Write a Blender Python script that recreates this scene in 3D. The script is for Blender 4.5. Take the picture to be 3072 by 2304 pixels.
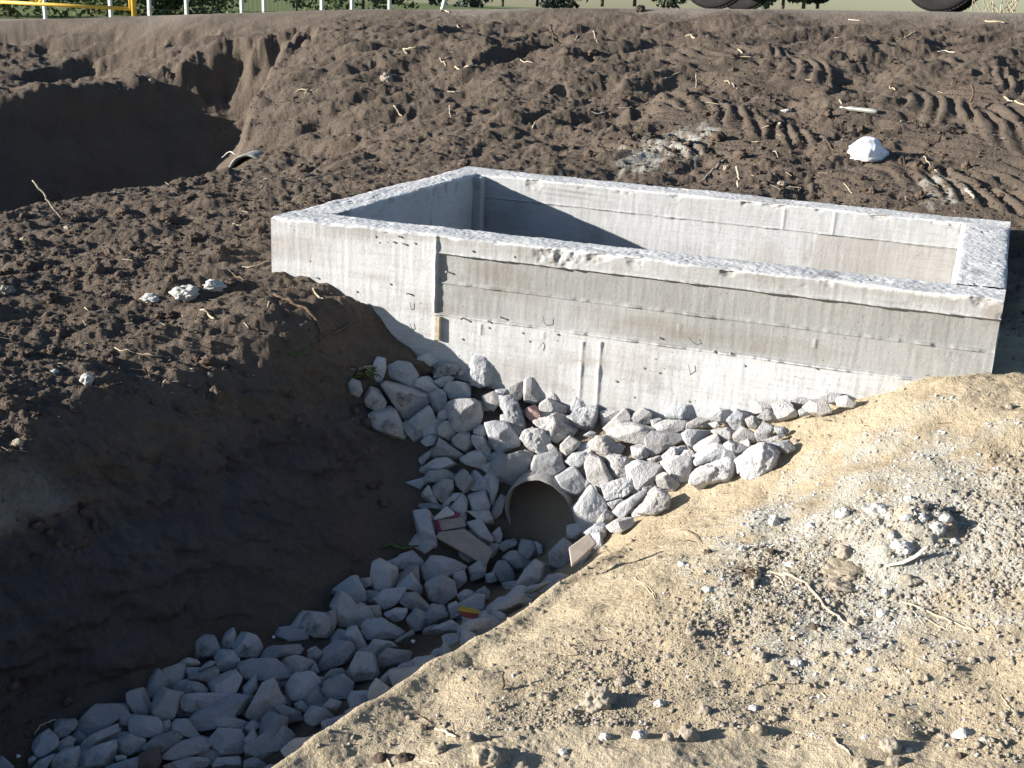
import bpy, math, random
import numpy as np
from mathutils import Matrix, Vector
random.seed(7); RNG = np.random.default_rng(11)
for o in list(bpy.data.objects): bpy.data.objects.remove(o)
S = bpy.context.scene
COL = S.collection
# ------------------------------------------------------------------ camera
CAM = np.array([2.3682, -3.5918, 0.7464]); PITCH, ROLL, YAW = 0.3107, 0.04215, 0.3768
FPX = 3500.0                                  # focal length in pixels of the 3072 wide photograph
def _r(ax, a): return np.array(Matrix.Rotation(a, 3, ax))
RC = _r('Z', YAW) @ _r('X', math.pi/2 - PITCH) @ _r('Z', ROLL)
cd = bpy.data.cameras.new('camera'); co = bpy.data.objects.new('camera', cd); COL.objects.link(co)
cd.sensor_fit = 'HORIZONTAL'; cd.sensor_width = 36; cd.lens = 36*FPX/3072; cd.clip_start = 0.05; cd.clip_end = 3000
m4 = np.eye(4); m4[:3, :3] = RC; m4[:3, 3] = CAM; co.matrix_world = Matrix(m4.tolist()); S.camera = co
# ------------------------------------------------------------------ sky, sun, exposure
SUN = np.array([1.0, 0.55, -0.304]); SUN /= np.linalg.norm(SUN)
ELEV = math.asin(-SUN[2]); AZ = math.atan2(-SUN[0], -SUN[1])
W = bpy.data.worlds.new('World'); S.world = W; W.use_nodes = True
nt = W.node_tree; sk = nt.nodes.new('ShaderNodeTexSky'); sk.sky_type = 'NISHITA'; sk.sun_disc = False
sk.sun_elevation = ELEV; sk.sun_rotation = AZ; sk.air_density = 1.0; sk.dust_density = 0.6; sk.ozone_density = 3.0
bg = nt.nodes['Background']; bg.inputs[1].default_value = 0.06; nt.links.new(sk.outputs[0], bg.inputs[0])
sl = bpy.data.lights.new('sun', 'SUN'); sl.energy = 5.0; sl.angle = math.radians(0.5); sl.color = (1.0, 0.945, 0.86)
so = bpy.data.objects.new('sun', sl); COL.objects.link(so); so.location = (-8, -6, 6)
so.rotation_euler = Vector(SUN.tolist()).to_track_quat('-Z', 'Y').to_euler()
S.view_settings.view_transform = 'Standard'; S.view_settings.look = 'None'; S.view_settings.gamma = 1.0
S.view_settings.exposure = 1.25
# ------------------------------------------------------------------ helpers
def ray(u, v):                                # photograph pixel on a 2212 wide picture -> direction
    u = np.asarray(u, float)*3072/2212; v = np.asarray(v, float)*3072/2212
    d = np.stack([(u-1536)/FPX, (1152-v)/FPX, -np.ones_like(u)], -1)
    return d @ RC.T
def hsh(ix, iy, s):
    h = (ix.astype(np.int64)*374761393 + iy.astype(np.int64)*668265263 + s*2147483647) & 0xffffffff
    h = ((h ^ (h >> 13))*1274126177) & 0xffffffff
    h = ((h ^ (h >> 16))*2246822519) & 0xffffffff
    return ((h ^ (h >> 15)) & 0xffffff)/float(0xffffff)
def vn(x, y, s=0):                            # smooth value noise, -1..1
    ix = np.floor(x); iy = np.floor(y); fx = x-ix; fy = y-iy
    fx = fx*fx*fx*(fx*(fx*6-15)+10); fy = fy*fy*fy*(fy*(fy*6-15)+10)
    a = hsh(ix, iy, s); b = hsh(ix+1, iy, s); c = hsh(ix, iy+1, s); d = hsh(ix+1, iy+1, s)
    return (a+(b-a)*fx + (c-a)*fy + (a-b-c+d)*fx*fy)*2-1
def fbm(x, y, s=0, o=4, g=.5):
    r = 0; a = 1; ca, sa = .8, .6
    for k in range(o):
        r = r + a*vn(x, y, s+k*17); x, y = (ca*x-sa*y)*2.03+13.7, (sa*x+ca*y)*2.03+5.1; a *= g
    return r
def lumps(x, y, s, dens=1.0, rmin=.25, rmax=.55):   # rounded clods: one per cell, some cells empty
    ix = np.floor(x); iy = np.floor(y); out = np.zeros_like(x)
    for dx in (-1, 0, 1):
        for dy in (-1, 0, 1):
            cx, cy = ix+dx, iy+dy
            px = cx+.2+.6*hsh(cx, cy, s); py = cy+.2+.6*hsh(cx, cy, s+1)
            r = rmin+(rmax-rmin)*hsh(cx, cy, s+2)**2; k = hsh(cx, cy, s+3) < dens
            q = 1-((x-px)**2+(y-py)**2)/(r*r)
            out = np.maximum(out, np.where((q > 0) & k, np.sqrt(np.maximum(q, 0))*r, 0))
    return out
def vn3(p, s=0):
    i = np.floor(p); f = p-i; f = f*f*(3-2*f); r = 0
    for dz in (0, 1):
        z = i[:, 2]+dz; wz = f[:, 2] if dz else 1-f[:, 2]
        for dy in (0, 1):
            wy = f[:, 1] if dy else 1-f[:, 1]
            for dx in (0, 1):
                wx = f[:, 0] if dx else 1-f[:, 0]
                r = r + hsh(i[:, 0]+dx+z*7919, i[:, 1]+dy+z*104729, s)*wx*wy*wz
    return r*2-1
def sstep(a, b, x):
    t = np.clip((x-a)/(b-a), 0, 1); return t*t*(3-2*t)
def polydist(x, y, pts, closed=False):        # signed distance to a polyline, + on its right
    pts = np.array(pts, float); best = np.full(x.shape, 1e9); sgn = np.ones(x.shape)
    n = len(pts) if closed else len(pts)-1
    for i in range(n):
        a = pts[i]; b = pts[(i+1) % len(pts)]; e = b-a; L2 = e@e
        t = np.clip(((x-a[0])*e[0]+(y-a[1])*e[1])/L2, 0, 1)
        qx = x-a[0]-t*e[0]; qy = y-a[1]-t*e[1]; d = np.hypot(qx, qy)
        c = np.where(-(e[0]*(y-a[1])-e[1]*(x-a[0])) >= 0, 1.0, -1.0)
        up = d < best-1e-9; sgn = np.where(up, c, sgn); best = np.where(up, d, best)
    return best*sgn
def inpoly(x, y, pts):
    r = np.zeros(x.shape, bool); n = len(pts)
    for i in range(n):
        (x1, y1), (x2, y2) = pts[i], pts[(i+1) % n]
        c = ((y1 > y) != (y2 > y)) & (x < (x2-x1)*(y-y1)/((y2-y1) or 1e-9)+x1); r ^= c
    return r
class TPS:
    def __init__(s, pts, lam=1e-3):
        p = np.array(pts, float); s.c = p[:, :2]; n = len(p)
        K = s.k(np.linalg.norm(s.c[:, None]-s.c[None], axis=2))+lam*np.eye(n); P = np.c_[np.ones(n), s.c]
        A = np.block([[K, P], [P.T, np.zeros((3, 3))]]); s.w = np.linalg.solve(A, np.r_[p[:, 2], 0, 0, 0])
    @staticmethod
    def k(r): return np.where(r > 1e-9, r*r*np.log(np.maximum(r, 1e-9)), 0)
    def __call__(s, x, y):
        r = s.w[-3]+s.w[-2]*x+s.w[-1]*y
        for (cx, cy), w in zip(s.c, s.w): r = r+w*s.k(np.hypot(x-cx, y-cy))
        return r
def tag(o, label=None, cat=None, group=None, kind=None):
    if label: o['label'] = label
    if cat: o['category'] = cat
    if group: o['group'] = group
    if kind: o['kind'] = kind
    return o
def mesh(name, v, f, mat=None, smooth=True, parent=None, attrs=None, loc=None):
    """v (n,3) array, f (m,k) array or list of polygons; links ONE object"""
    me = bpy.data.meshes.new(name); v = np.asarray(v, np.float32)
    if isinstance(f, np.ndarray):
        me.vertices.add(len(v)); me.vertices.foreach_set('co', v.ravel())
        k = f.shape[1]; me.loops.add(f.size); me.loops.foreach_set('vertex_index', f.astype(np.int32).ravel())
        me.polygons.add(len(f)); me.polygons.foreach_set('loop_start', np.arange(0, f.size, k, dtype=np.int32))
        me.update(calc_edges=True)
    else:
        me.from_pydata(v.tolist(), [], [list(q) for q in f])
    me.polygons.foreach_set('use_smooth', np.full(len(me.polygons), smooth))
    for an, av in (attrs or {}).items():
        a = me.attributes.new(an, 'FLOAT', 'POINT'); a.data.foreach_set('value', np.asarray(av, np.float32))
    if mat: me.materials.append(mat)
    me.update()
    o = bpy.data.objects.new(name, me); COL.objects.link(o)
    if parent: o.parent = parent
    if loc is not None: o.location = tuple(map(float, loc))
    return o
def empty(name, loc=(0, 0, 0), rz=0):
    o = bpy.data.objects.new(name, None); COL.objects.link(o); o.location = tuple(map(float, loc)); o.rotation_euler.z = rz
    o.empty_display_size = .1; return o
def gridfaces(nu, nv, wrapu=False):           # vertex index = u*nv+v
    u = np.arange(nu if wrapu else nu-1); v = np.arange(nv-1); U, V = np.meshgrid(u, v, indexing='ij')
    U2 = (U+1) % nu
    return np.stack([U*nv+V, U2*nv+V, U2*nv+V+1, U*nv+V+1], -1).reshape(-1, 4)
def ico(n):
    t = (1+5**.5)/2
    v = np.array([(-1,t,0),(1,t,0),(-1,-t,0),(1,-t,0),(0,-1,t),(0,1,t),(0,-1,-t),(0,1,-t),(t,0,-1),(t,0,1),(-t,0,-1),(-t,0,1)], float)
    f = np.array([(0,11,5),(0,5,1),(0,1,7),(0,7,10),(0,10,11),(1,5,9),(5,11,4),(11,10,2),(10,7,6),(7,1,8),(3,9,4),(3,4,2),(3,2,6),(3,6,8),(3,8,9),(4,9,5),(2,4,11),(6,2,10),(8,6,7),(9,8,1)])
    v /= np.linalg.norm(v[0])
    for _ in range(n):
        e = np.sort(np.concatenate([f[:, [0,1]], f[:, [1,2]], f[:, [2,0]]]), axis=1); ue, inv = np.unique(e, axis=0, return_inverse=True)
        inv = inv.ravel(); mid = v[ue].sum(1); mid /= np.linalg.norm(mid, axis=1)[:, None]; n0 = len(v); k = len(f)
        a, b, c = inv[:k]+n0, inv[k:2*k]+n0, inv[2*k:]+n0; v = np.r_[v, mid]
        f = np.r_[np.c_[f[:,0],a,c], np.c_[f[:,1],b,a], np.c_[f[:,2],c,b], np.c_[a,b,c]]
    return v, f
ICO = [ico(i) for i in range(5)]
def tube(pts, rad, seg=6, cap=True):          # tapered tube along points
    p = np.array(pts, float); n = len(p); rad = np.broadcast_to(np.asarray(rad, float), (n,))
    t = np.gradient(p, axis=0); t /= np.linalg.norm(t, axis=1)[:, None]+1e-12
    a = np.cross(t, [0.123, .2, 1.0]); a /= np.linalg.norm(a, axis=1)[:, None]+1e-12; b = np.cross(t, a)
    th = np.arange(seg)*2*math.pi/seg
    v = p[:, None]+rad[:, None, None]*(np.cos(th)[None, :, None]*a[:, None]+np.sin(th)[None, :, None]*b[:, None])
    f = [(i*seg+j, i*seg+(j+1) % seg, (i+1)*seg+(j+1) % seg, (i+1)*seg+j) for i in range(n-1) for j in range(seg)]
    if cap: f += [tuple(range(seg))[::-1], tuple((n-1)*seg+j for j in range(seg))]
    return v.reshape(-1, 3), f
class MB:                                     # collects shapes into one mesh
    def __init__(s): s.v = []; s.f = []; s.n = 0
    def add(s, v, f):
        v = np.asarray(v, float); s.v.append(v); s.f += [tuple(int(i)+s.n for i in q) for q in f]; s.n += len(v); return s
    def box(s, c, d, R=None):
        q = np.array([(x, y, z) for x in (-.5, .5) for y in (-.5, .5) for z in (-.5, .5)])*np.array(d)
        if R is not None: q = q @ np.array(R).T
        return s.add(q+np.array(c), [(0,1,3,2),(4,6,7,5),(0,4,5,1),(2,3,7,6),(0,2,6,4),(1,5,7,3)])
    def tube(s, pts, rad, seg=8): return s.add(*tube(pts, rad, seg))
    def build(s, name, mat, parent=None, smooth=False, bevel=0):
        o = mesh(name, np.concatenate(s.v), s.f, mat, smooth, parent)
        if bevel: b = o.modifiers.new('bevel', 'BEVEL'); b.width = bevel; b.segments = 2
        return o
# ------------------------------------------------------------------ materials
class NB:                                     # tiny node builder
    def __init__(s, name, rough=.9, spec=.2):
        s.m = bpy.data.materials.new(name); s.m.use_nodes = True; s.t = s.m.node_tree; s.b = s.t.nodes['Principled BSDF']
        s.b.inputs['Roughness'].default_value = rough; s.b.inputs['Specular IOR Level'].default_value = spec
    def n(s, typ, **kw):
        x = s.t.nodes.new(typ)
        for k, v in kw.items():
            if k in x.inputs: s.set(x.inputs[k], v)
            else: setattr(x, k, v)
        return x
    def set(s, inp, v):
        if hasattr(v, 'is_linked') or isinstance(v, bpy.types.NodeSocket): s.t.links.new(v, inp)
        elif isinstance(v, tuple) and len(v) == 3 and inp.type == 'RGBA': inp.default_value = (*v, 1)
        else: inp.default_value = v
    def coord(s, scale=(1, 1, 1), kind='Object'):
        tc = s.n('ShaderNodeTexCoord'); mp = s.n('ShaderNodeMapping'); s.t.links.new(tc.outputs[kind], mp.inputs['Vector']); mp.inputs['Scale'].default_value = scale
        return mp.outputs[0]
    def noise(s, scale, detail=4, rough=.55, vec=None):
        x = s.n('ShaderNodeTexNoise'); x.inputs['Scale'].default_value = scale; x.inputs['Detail'].default_value = detail; x.inputs['Roughness'].default_value = rough
        if vec is not None: s.t.links.new(vec, x.inputs['Vector'])
        return x.outputs['Fac']
    def ramp(s, fac, a, b):
        x = s.n('ShaderNodeMapRange'); x.inputs['From Min'].default_value = a; x.inputs['From Max'].default_value = b; s.t.links.new(fac, x.inputs['Value']); return x.outputs[0]
    def mix(s, fac, a, b, mode='MIX'):
        x = s.n('ShaderNodeMix', data_type='RGBA', blend_type=mode); s.set(x.inputs[0], fac); s.set(x.inputs[6], a); s.set(x.inputs[7], b); return x.outputs[2]
    def attr(s, name):
        x = s.n('ShaderNodeAttribute'); x.attribute_name = name; return x.outputs['Fac']
    def math(s, op, a, b):
        x = s.n('ShaderNodeMath', operation=op); s.set(x.inputs[0], a); s.set(x.inputs[1], b); return x.outputs[0]
    def col(s, c): s.set(s.b.inputs['Base Color'], c); return s
    def bump(s, h, dist, strength=1.0):
        x = s.n('ShaderNodeBump'); x.inputs['Distance'].default_value = dist; x.inputs['Strength'].default_value = strength; s.t.links.new(h, x.inputs['Height']); s.t.links.new(x.outputs[0], s.b.inputs['Normal']); return s
def plain(name, c, var=.25, rough=.8, scale=30, spec=.2, metal=0, bump=0):
    b = NB(name, rough, spec); f = b.noise(scale, 4, .6, b.coord()); c2 = tuple(x*(1-var) for x in c)
    b.col(b.mix(b.ramp(f, .35, .68), c2, c)); b.b.inputs['Metallic'].default_value = metal
    if bump: b.bump(b.noise(scale*3, 4, .6, b.coord()), bump)
    return b.m
def ground_mat():
    b = NB('soil', .95, .12); c = b.coord()
    n1 = b.ramp(b.noise(3.0, 6, .65, c), .3, .7); n2 = b.ramp(b.noise(60, 4, .7, c), .3, .75); n3 = b.ramp(b.noise(240, 2, .6, c), .35, .75)
    dark = b.mix(n1, (.078, .060, .047), (.136, .108, .085)); dark = b.mix(b.math('MULTIPLY', n2, .45), dark, (.18, .146, .116))
    sand = b.mix(n1, (.41, .32, .195), (.54, .45, .31)); sand = b.mix(b.math('MULTIPLY', n2, .5), sand, (.25, .205, .15)); sand = b.mix(b.math('MULTIPLY', n3, .35), sand, (.56, .51, .42))
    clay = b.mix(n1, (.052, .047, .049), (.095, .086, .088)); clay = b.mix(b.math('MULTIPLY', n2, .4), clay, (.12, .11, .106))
    cem = b.mix(n2, (.36, .36, .32), (.50, .50, .46))
    road = b.mix(n2, (.20, .17, .14), (.31, .27, .23))
    grass = b.mix(n2, (.10, .14, .05), (.20, .22, .10))
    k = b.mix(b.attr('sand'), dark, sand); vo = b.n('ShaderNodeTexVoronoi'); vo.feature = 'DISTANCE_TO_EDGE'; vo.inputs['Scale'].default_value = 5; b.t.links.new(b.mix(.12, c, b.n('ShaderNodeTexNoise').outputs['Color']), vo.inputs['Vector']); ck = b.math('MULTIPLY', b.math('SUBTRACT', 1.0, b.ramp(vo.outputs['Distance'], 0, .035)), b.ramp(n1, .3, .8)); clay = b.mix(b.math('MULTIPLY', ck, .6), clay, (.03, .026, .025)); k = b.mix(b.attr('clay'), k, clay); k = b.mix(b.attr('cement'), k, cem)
    k = b.mix(b.attr('road'), k, road); k = b.mix(b.attr('grass'), k, grass)
    b.col(k); h = b.math('ADD', b.noise(190, 4, .7, c), b.math('MULTIPLY', b.noise(55, 3, .6, c), 1.5)); b.bump(h, .008, .9)
    return b.m
def clod_mat(name, a, c2):
    b = NB(name, .95, .1); c = b.coord(); r = b.n('ShaderNodeObjectInfo').outputs['Random']
    k = b.mix(b.ramp(b.noise(40, 5, .7, c), .3, .7), a, c2); k = b.mix(b.math('MULTIPLY', r, .35), k, tuple(x*.6 for x in a)); b.col(k); b.bump(b.noise(160, 4, .7, c), .004, .8); return b.m
def stone_mat():
    b = NB('limestone', .88, .25); c = b.coord(); oi = b.n('ShaderNodeObjectInfo')
    k = b.mix(b.ramp(b.noise(14, 5, .6, c), .3, .72), (.82, .815, .82), (1.10, 1.085, 1.06)); k = b.mix(1.0, oi.outputs['Color'], k, 'MULTIPLY')
    v = b.noise(170, 3, .6, c); k = b.mix(b.math('MULTIPLY', b.ramp(v, .66, .74), .55), k, (.05, .045, .045))
    d = b.math('MULTIPLY', b.ramp(b.noise(11, 6, .75, c), .50, .66), b.math('MULTIPLY', oi.outputs['Alpha'], 1.0)); k = b.mix(d, k, (.055, .045, .038))
    b.col(k); h = b.math('ADD', b.noise(70, 5, .65, c), b.noise(230, 3, .6, c)); b.bump(h, .008, .8); return b.m
def concrete_mat():
    b = NB('board_marked_concrete', .85, .25); c = b.coord(); t = b.attr('tone')
    n1 = b.ramp(b.noise(4, 6, .65, c), .3, .7)
    base = b.mix(t, (.205, .206, .200), (.48, .487, .497)); base = b.mix(b.math('MULTIPLY', n1, .22), base, (.50, .50, .50))
    gr = b.noise(1, 5, .7, b.coord((9, 9, 120))); base = b.mix(b.math('MULTIPLY', b.ramp(gr, .48, .75), .38), base, (.20, .185, .15))
    vs = b.noise(1, 3, .6, b.coord((210, 20, 5))); base = b.mix(b.math('MULTIPLY', b.ramp(vs, .6, .72), b.math('SUBTRACT', .12, b.math('MULTIPLY', t, .11))), base, (.66, .65, .61))
    sp = b.noise(120, 2, .5, c); base = b.mix(b.math('MULTIPLY', b.ramp(sp, .70, .735), .75), base, (.09, .08, .065))
    st = b.noise(7, 6, .75, c); base = b.mix(b.math('MULTIPLY', b.ramp(st, .55, .72), .42), base, (.20, .18, .15))
    base = b.mix(b.attr('dirt'), base, (.17, .125, .085)); base = b.mix(b.attr('raw'), base, b.mix(b.ramp(b.noise(140, 3, .7, c), .35, .7), (.58, .575, .56), (.70, .695, .68)))
    b.col(base); h = b.math('ADD', b.noise(90, 4, .6, c), b.math('MULTIPLY', b.noise(1, 3, .6, b.coord((120, 30, 8))), .35)); h = b.math('ADD', h, b.math('MULTIPLY', b.math('MULTIPLY', b.noise(210, 3, .7, c), b.attr('raw')), 1.3)); b.bump(h, .0019, .7); return b.m
M = dict(ground=ground_mat(), stone=stone_mat(), concrete=concrete_mat(),
  clod=clod_mat('dark_soil_clod', (.078, .058, .045), (.14, .108, .085)), sandclod=clod_mat('sandy_clod', (.28, .235, .17), (.45, .39, .30)), pale=clod_mat('pale_lump', (.42, .41, .38), (.68, .67, .64)),
  greyclod=clod_mat('grey_lump', (.27, .235, .19), (.42, .37, .30)),
  pipe=plain('pipe_cement', (.33, .325, .305), .25, .8, 18, bump=.002), straw=plain('dry_straw', (.48, .41, .29), .3, .7, 60), root=plain('root_bark', (.16, .11, .075), .45, .9, 60, bump=.002), wood=plain('pale_wood', (.52, .44, .33), .35, .8, 50, bump=.002),
  bark=plain('bleached_bark', (.70, .66, .56), .2, .7, 60), tile=plain('terracotta_tile', (.40, .34, .29), .2, .75, 25, bump=.001), brick=plain('painted_brick', (.62, .58, .55), .2, .85, 30), pink=plain('magenta_paint', (.36, .05, .14), .3, .7, 30),
  reddish=clod_mat('red_brick_bit', (.40, .17, .13), (.62, .36, .30)), yellow=plain('wrapper_yellow', (.45, .29, .04), .15, .4, 40, .5), red=plain('wrapper_red', (.28, .04, .03), .2, .4, 40, .5),
  leaf=plain('green_leaf', (.12, .16, .05), .4, .6, 60), paper=plain('white_paper', (.8, .8, .82), .1, .7, 60), iron=plain('rusty_nail', (.20, .15, .11), .4, .6, 200, .4),
  yellowpaint=plain('yellow_paint', (.70, .47, .07), .15, .5, 12, .4), post=plain('white_post', (.72, .71, .68), .15, .85, 8), wire=plain('fence_wire', (.16, .16, .15), .2, .5, 10, .5), rubber=plain('tyre_rubber', (.030, .029, .030), .3, .8, 30), rim=plain('steel_rim', (.55, .56, .58), .1, .35, 20, .5, .6),
  carpaint=plain('white_car_paint', (.70, .71, .72), .03, .3, 3, .5), glass=plain('dark_glass', (.02, .025, .03), .1, .1, 3, .6), lamp=plain('lamp_plastic', (.45, .05, .03), .1, .3, 5, .5),
  foliage=plain('leaves', (.13, .16, .06), .45, .85, 3), foliage2=plain('far_leaves', (.075, .105, .085), .45, .9, .5), trunk=plain('trunk_bark', (.13, .10, .08), .4, .9, 8), roadm=plain('gravel_road', (.30, .26, .22), .3, .95, 18, bump=.01))
def bag_mat():
    b = NB('white_plastic_film', .45, .4); b.col((.86, .86, .90)); b.b.inputs['Transmission Weight'].default_value = 0; b.b.inputs['Subsurface Weight'].default_value = .15; b.b.inputs['Subsurface Radius'].default_value = (.02, .02, .02); return b.m
M['bag'] = bag_mat()
def bottle_mat():
    b = NB('dusty_bottle_plastic', .3, .5); b.col(b.mix(b.ramp(b.noise(25, 4, .6, b.coord()), .4, .7), (.16, .18, .165), (.27, .265, .23))); b.b.inputs['Alpha'].default_value = 1; return b.m
M['bottle'] = bottle_mat()
# ------------------------------------------------------------------ the ground: one sheet, ditch and banks included
TOP = [(-.15, -6), (.06, -3.2), (.10, -2.2), (.107, -1.46), (.03, -1.03), (.12, -.62), (.25, -.35), (.34, -.13), (.52, .04), (.60, .5)]
BOT = [(.0, -6), (.22, -3.2), (.33, -2.2), (.41, -1.75), (.50, -1.45), (.53, -1.22), (.69, -.98), (.71, -.58), (.69, -.36), (.63, -.2), (.66, .02), (.7, .5)]
RIDGE = [(1.04, -6), (1.07, -2.7), (1.18, -1.88), (1.30, -1.38), (1.42, -.95), (1.53, -.58), (1.62, -.2)]
CX = [-60, -30, -12, -6.7, -5.06, -3.1, -1.8, -.6, .475, 1.9, 2.4, 6, 30, 60]
CZ = [.2, .2, .22, .438, .546, .673, .729, .78, .813, .846, .856, .95, 1.1, 1.1]
def crest(x): return np.interp(x, CX, CZ)
PPTS = [(0, -.02, -.205), (.274, 0, -.25), (.444, 0, -.33), (.575, 0, -.40), (.7, .3, -.42), (-.05, .8, -.13), (-.06, 1.78, -.055), (.6, 1.85, -.05), (1.3, 1.82, -.04), (2.0, 1.75, -.04), (2.5, 1.68, -.055),
  (.107, -1.46, -.38), (.03, -1.03, -.37), (.12, -.62, -.345), (.276, -.315, -.315), (.36, -.1, -.305), (.05, -3, -.64), (.08, -2.35, -.57), (-.3, -2.6, -.60), (-.3, -1.2, -.35), (-.6, -.4, -.29), (-.6, .5, -.20), (-1.2, .0, -.28), (-1.76, .43, -.25), (-1.9, 1.37, -.25), (-2.05, 2.55, -.22), (-1.0, 1.6, -.16), (-1.0, 2.6, -.02), (-1.5, -1.5, -.36), (-3, -3, -.62),  # front bank out of view shaped lower to keep its shadow off the sand
  (-4.87, 3.58, .02), (-4.86, 4.49, .10), (-5.5, 1, -.05), (-6, -2, -.1), (-9, 2, 0), (-9, 5.4, .32),
  (-1.9, 3.0, .08), (-2.4, 3.8, .33), (.5, 3.5, .36), (1.5, 3.4, .38), (2.6, 3.3, .38), (-.6, 3.5, .32), (4, 3.2, .36), (4, 1.7, -.02), (6, 2, .05), (2.9, 1.0, -.22), (3.6, .7, -.22), (6, -1, -.3)] + \
  [(x, 5.5, float(crest(x))) for x in (-6.7, -5, -3.1, -1.8, -.6, .475, 1.9, 4, 7)]
BPTS = [(.62, 0, -.47), (.935, 0, -.51), (1.177, 0, -.555), (1.516, 0, -.535), (1.887, 0, -.45), (2.095, 0, -.375), (2.29, 0, -.285), (2.47, 0, -.235), (2.7, 0, -.22),
  (.72, -.33, -.76), (1.15, -.2, -.70), (1.45, -.2, -.66), (.85, -.42, -.87), (1.15, -.36, -.955), (.9, -.6, -.98), (.45, -1.75, -1.07), (.62, -1.4, -1.04), (.8, -.95, -1.01), (.3, -2.4, -1.1), (.3, -4, -1.12),
  (1.53, -.52, -.76), (1.47, -.95, -.75), (1.37, -1.4, -.75), (1.24, -1.9, -.76), (1.08, -2.7, -.80), (1.0, -4, -.85), (1.06, -1.0, -1.0), (.93, -1.6, -1.05), (1.22, -.62, -.95), (1.30, -.42, -.90),
  (1.8, -.35, -.60), (2.1, -.3, -.42), (2.35, -.22, -.27), (2.0, -1.0, -.57), (2.4, -1.0, -.49), (2.4, -2, -.63), (2.0, -1.8, -.65), (1.7, -1.5, -.69), (1.6, -2.2, -.73), (2.4, -3.6, -.76), (3.5, -1, -.40), (3.3, -2.5, -.62), (3.4, 0, -.27), (2.62, -.03, -.215), (2.9, .7, -.25), (3.6, .7, -.22), (6, -1, -.3), (3, -6, -.9), (6, -5, -.7)]
tP, tB = TPS(PPTS), TPS(BPTS)
PIT = [(-1.7, .2), (-1.86, 1.37), (-2.0, 2.55), (-2.22, 3.3), (-2.5, 3.9), (-2.95, 5.05), (-3.15, 4.95), (-3.6, 4.75), (-4.05, 4.2), (-4.5, 3.4), (-4.95, 2.9), (-5.2, 1.0), (-5.6, -1.2), (-5.0, -3.5), (-2.6, -3.0), (-1.95, -1.0)]
BOXQ = dict(FL=(.0, -.031), FR=(2.466, .018), BR=(2.481, 1.60), BL=(-.01, 1.72), iFL=(.155, .142), iFR=(2.315, .184), iBR=(2.30, 1.437), iBL=(.13, 1.50))
def base_height(x, y):
    wob = .035*fbm(x*2.6, y*2.6, 5, 3)
    dT = polydist(x, y, TOP)+wob; dB = polydist(x, y, BOT)+wob*.6
    t = np.where(dT <= 0, 0, np.where(dB >= 0, 1, np.clip(dT, 0, 9)/(np.clip(dT, 0, 9)+np.clip(-dB, 0, 9)+1e-6)))
    f = t**1.25*(3-2*t**1.25)/(1+0*t); f = np.clip(np.where(t < 1, t*t*(3-2*t), 1), 0, 1)
    f = .55*f+.45*np.clip(t, 0, 1)
    zP = tP(x, y); zB = np.maximum(tB(x, y), -1.2)
    dc = polydist(x, y, RIDGE)+.02*fbm(x*3, y*3, 6, 3); sx = np.clip((-y-.35)/.3, 0, 1); rg = -.722-.03*np.clip((-y-1.8)/.8, 0, 1)-2.6*np.clip(-dc, 0, 2)-1.2*np.clip(.05-dc, 0, .05)**2/.05-.25*np.clip(dc-.06, 0, 3)
    m_ = np.maximum(zB, rg-(1-sx)*.5); zB = m_+.012*np.log1p(np.exp(-np.abs(zB-(rg-(1-sx)*.5))/.02))
    back = sstep(.55, 1.15, y)
    w = f*(1-back)
    near = 1-sstep(9, 14, np.hypot(x, y))
    zP = np.where(near > 0, zP, 0)*near+(1-near)*np.where(y < 0, -.6, crest(x)); zB = zB*near+(1-near)*-.4
    z = zP*(1-w)+zB*w
    yy = y-.12*vn(x*1.7, y*0, 3)
    top = crest(x)+.013*np.clip(y-5.5, 0, 5)
    z = np.where(y > 4.6, z*(1-sstep(4.9, 5.6, yy))+top*sstep(4.9, 5.6, yy), z)
    z = np.where(y > 10.8, np.minimum(z, crest(x)+.06-.25*sstep(10.8, 13, y)), z)
    far = sstep(16, 40, y); z = z*(1-far)+far*(.30+.0045*np.clip(y, 0, 260)+.05*np.clip(x, -40, 40)/10)
    dp = polydist(x, y, PIT, True); ins = inpoly(x, y, PIT); dd = np.where(ins, np.abs(dp), 0)+(.07*fbm(x*1.2, y*1.2, 9, 2)+.006*fbm(x*5, y*5, 10, 3))*ins
    cut = np.clip(dd, 0, None); cz = 1.15*(1-np.exp(-cut*2.1))
    z = z-cz*sstep(0, .15, cut)
    ib = inpoly(x, y, [(.07, .06), (2.40, .10), (2.40, 1.50), (.06, 1.61)]); z = np.where(ib, -1.25, z)
    return z, w, t, cut
def cols():
    a = np.radians(np.concatenate([np.linspace(-180, -42, 60)[:-1], np.linspace(-42, -27, 130)[:-1], np.linspace(-27, 27, 900)[:-1], np.linspace(27, 42, 130)[:-1], np.linspace(42, 180, 60)[:-1]])); return a
def rows():
    r = [0.02, .3, .6, .9, 1.2, 1.45, 1.65, 1.8, 1.92]
    while r[-1] < 700:
        q = r[-1]; r.append(q+(q*.00145 if q < 4.4 else q*.0018 if q < 7.6 else q*.0026 if q < 12 else q*.01 if q < 20 else q*.08))
    return np.array(r)
GA, GR = cols(), rows()
A2, R2 = np.meshgrid(GA, GR, indexing='ij')
GX = CAM[0]-np.sin(YAW-A2)*R2; GY = CAM[1]+np.cos(YAW-A2)*R2        # A2 grows to the right
gx, gy = GX.ravel(), GY.ravel()
gz, gw, gt, gcut = base_height(gx, gy)
GZB = gz.reshape(GX.shape)
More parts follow.
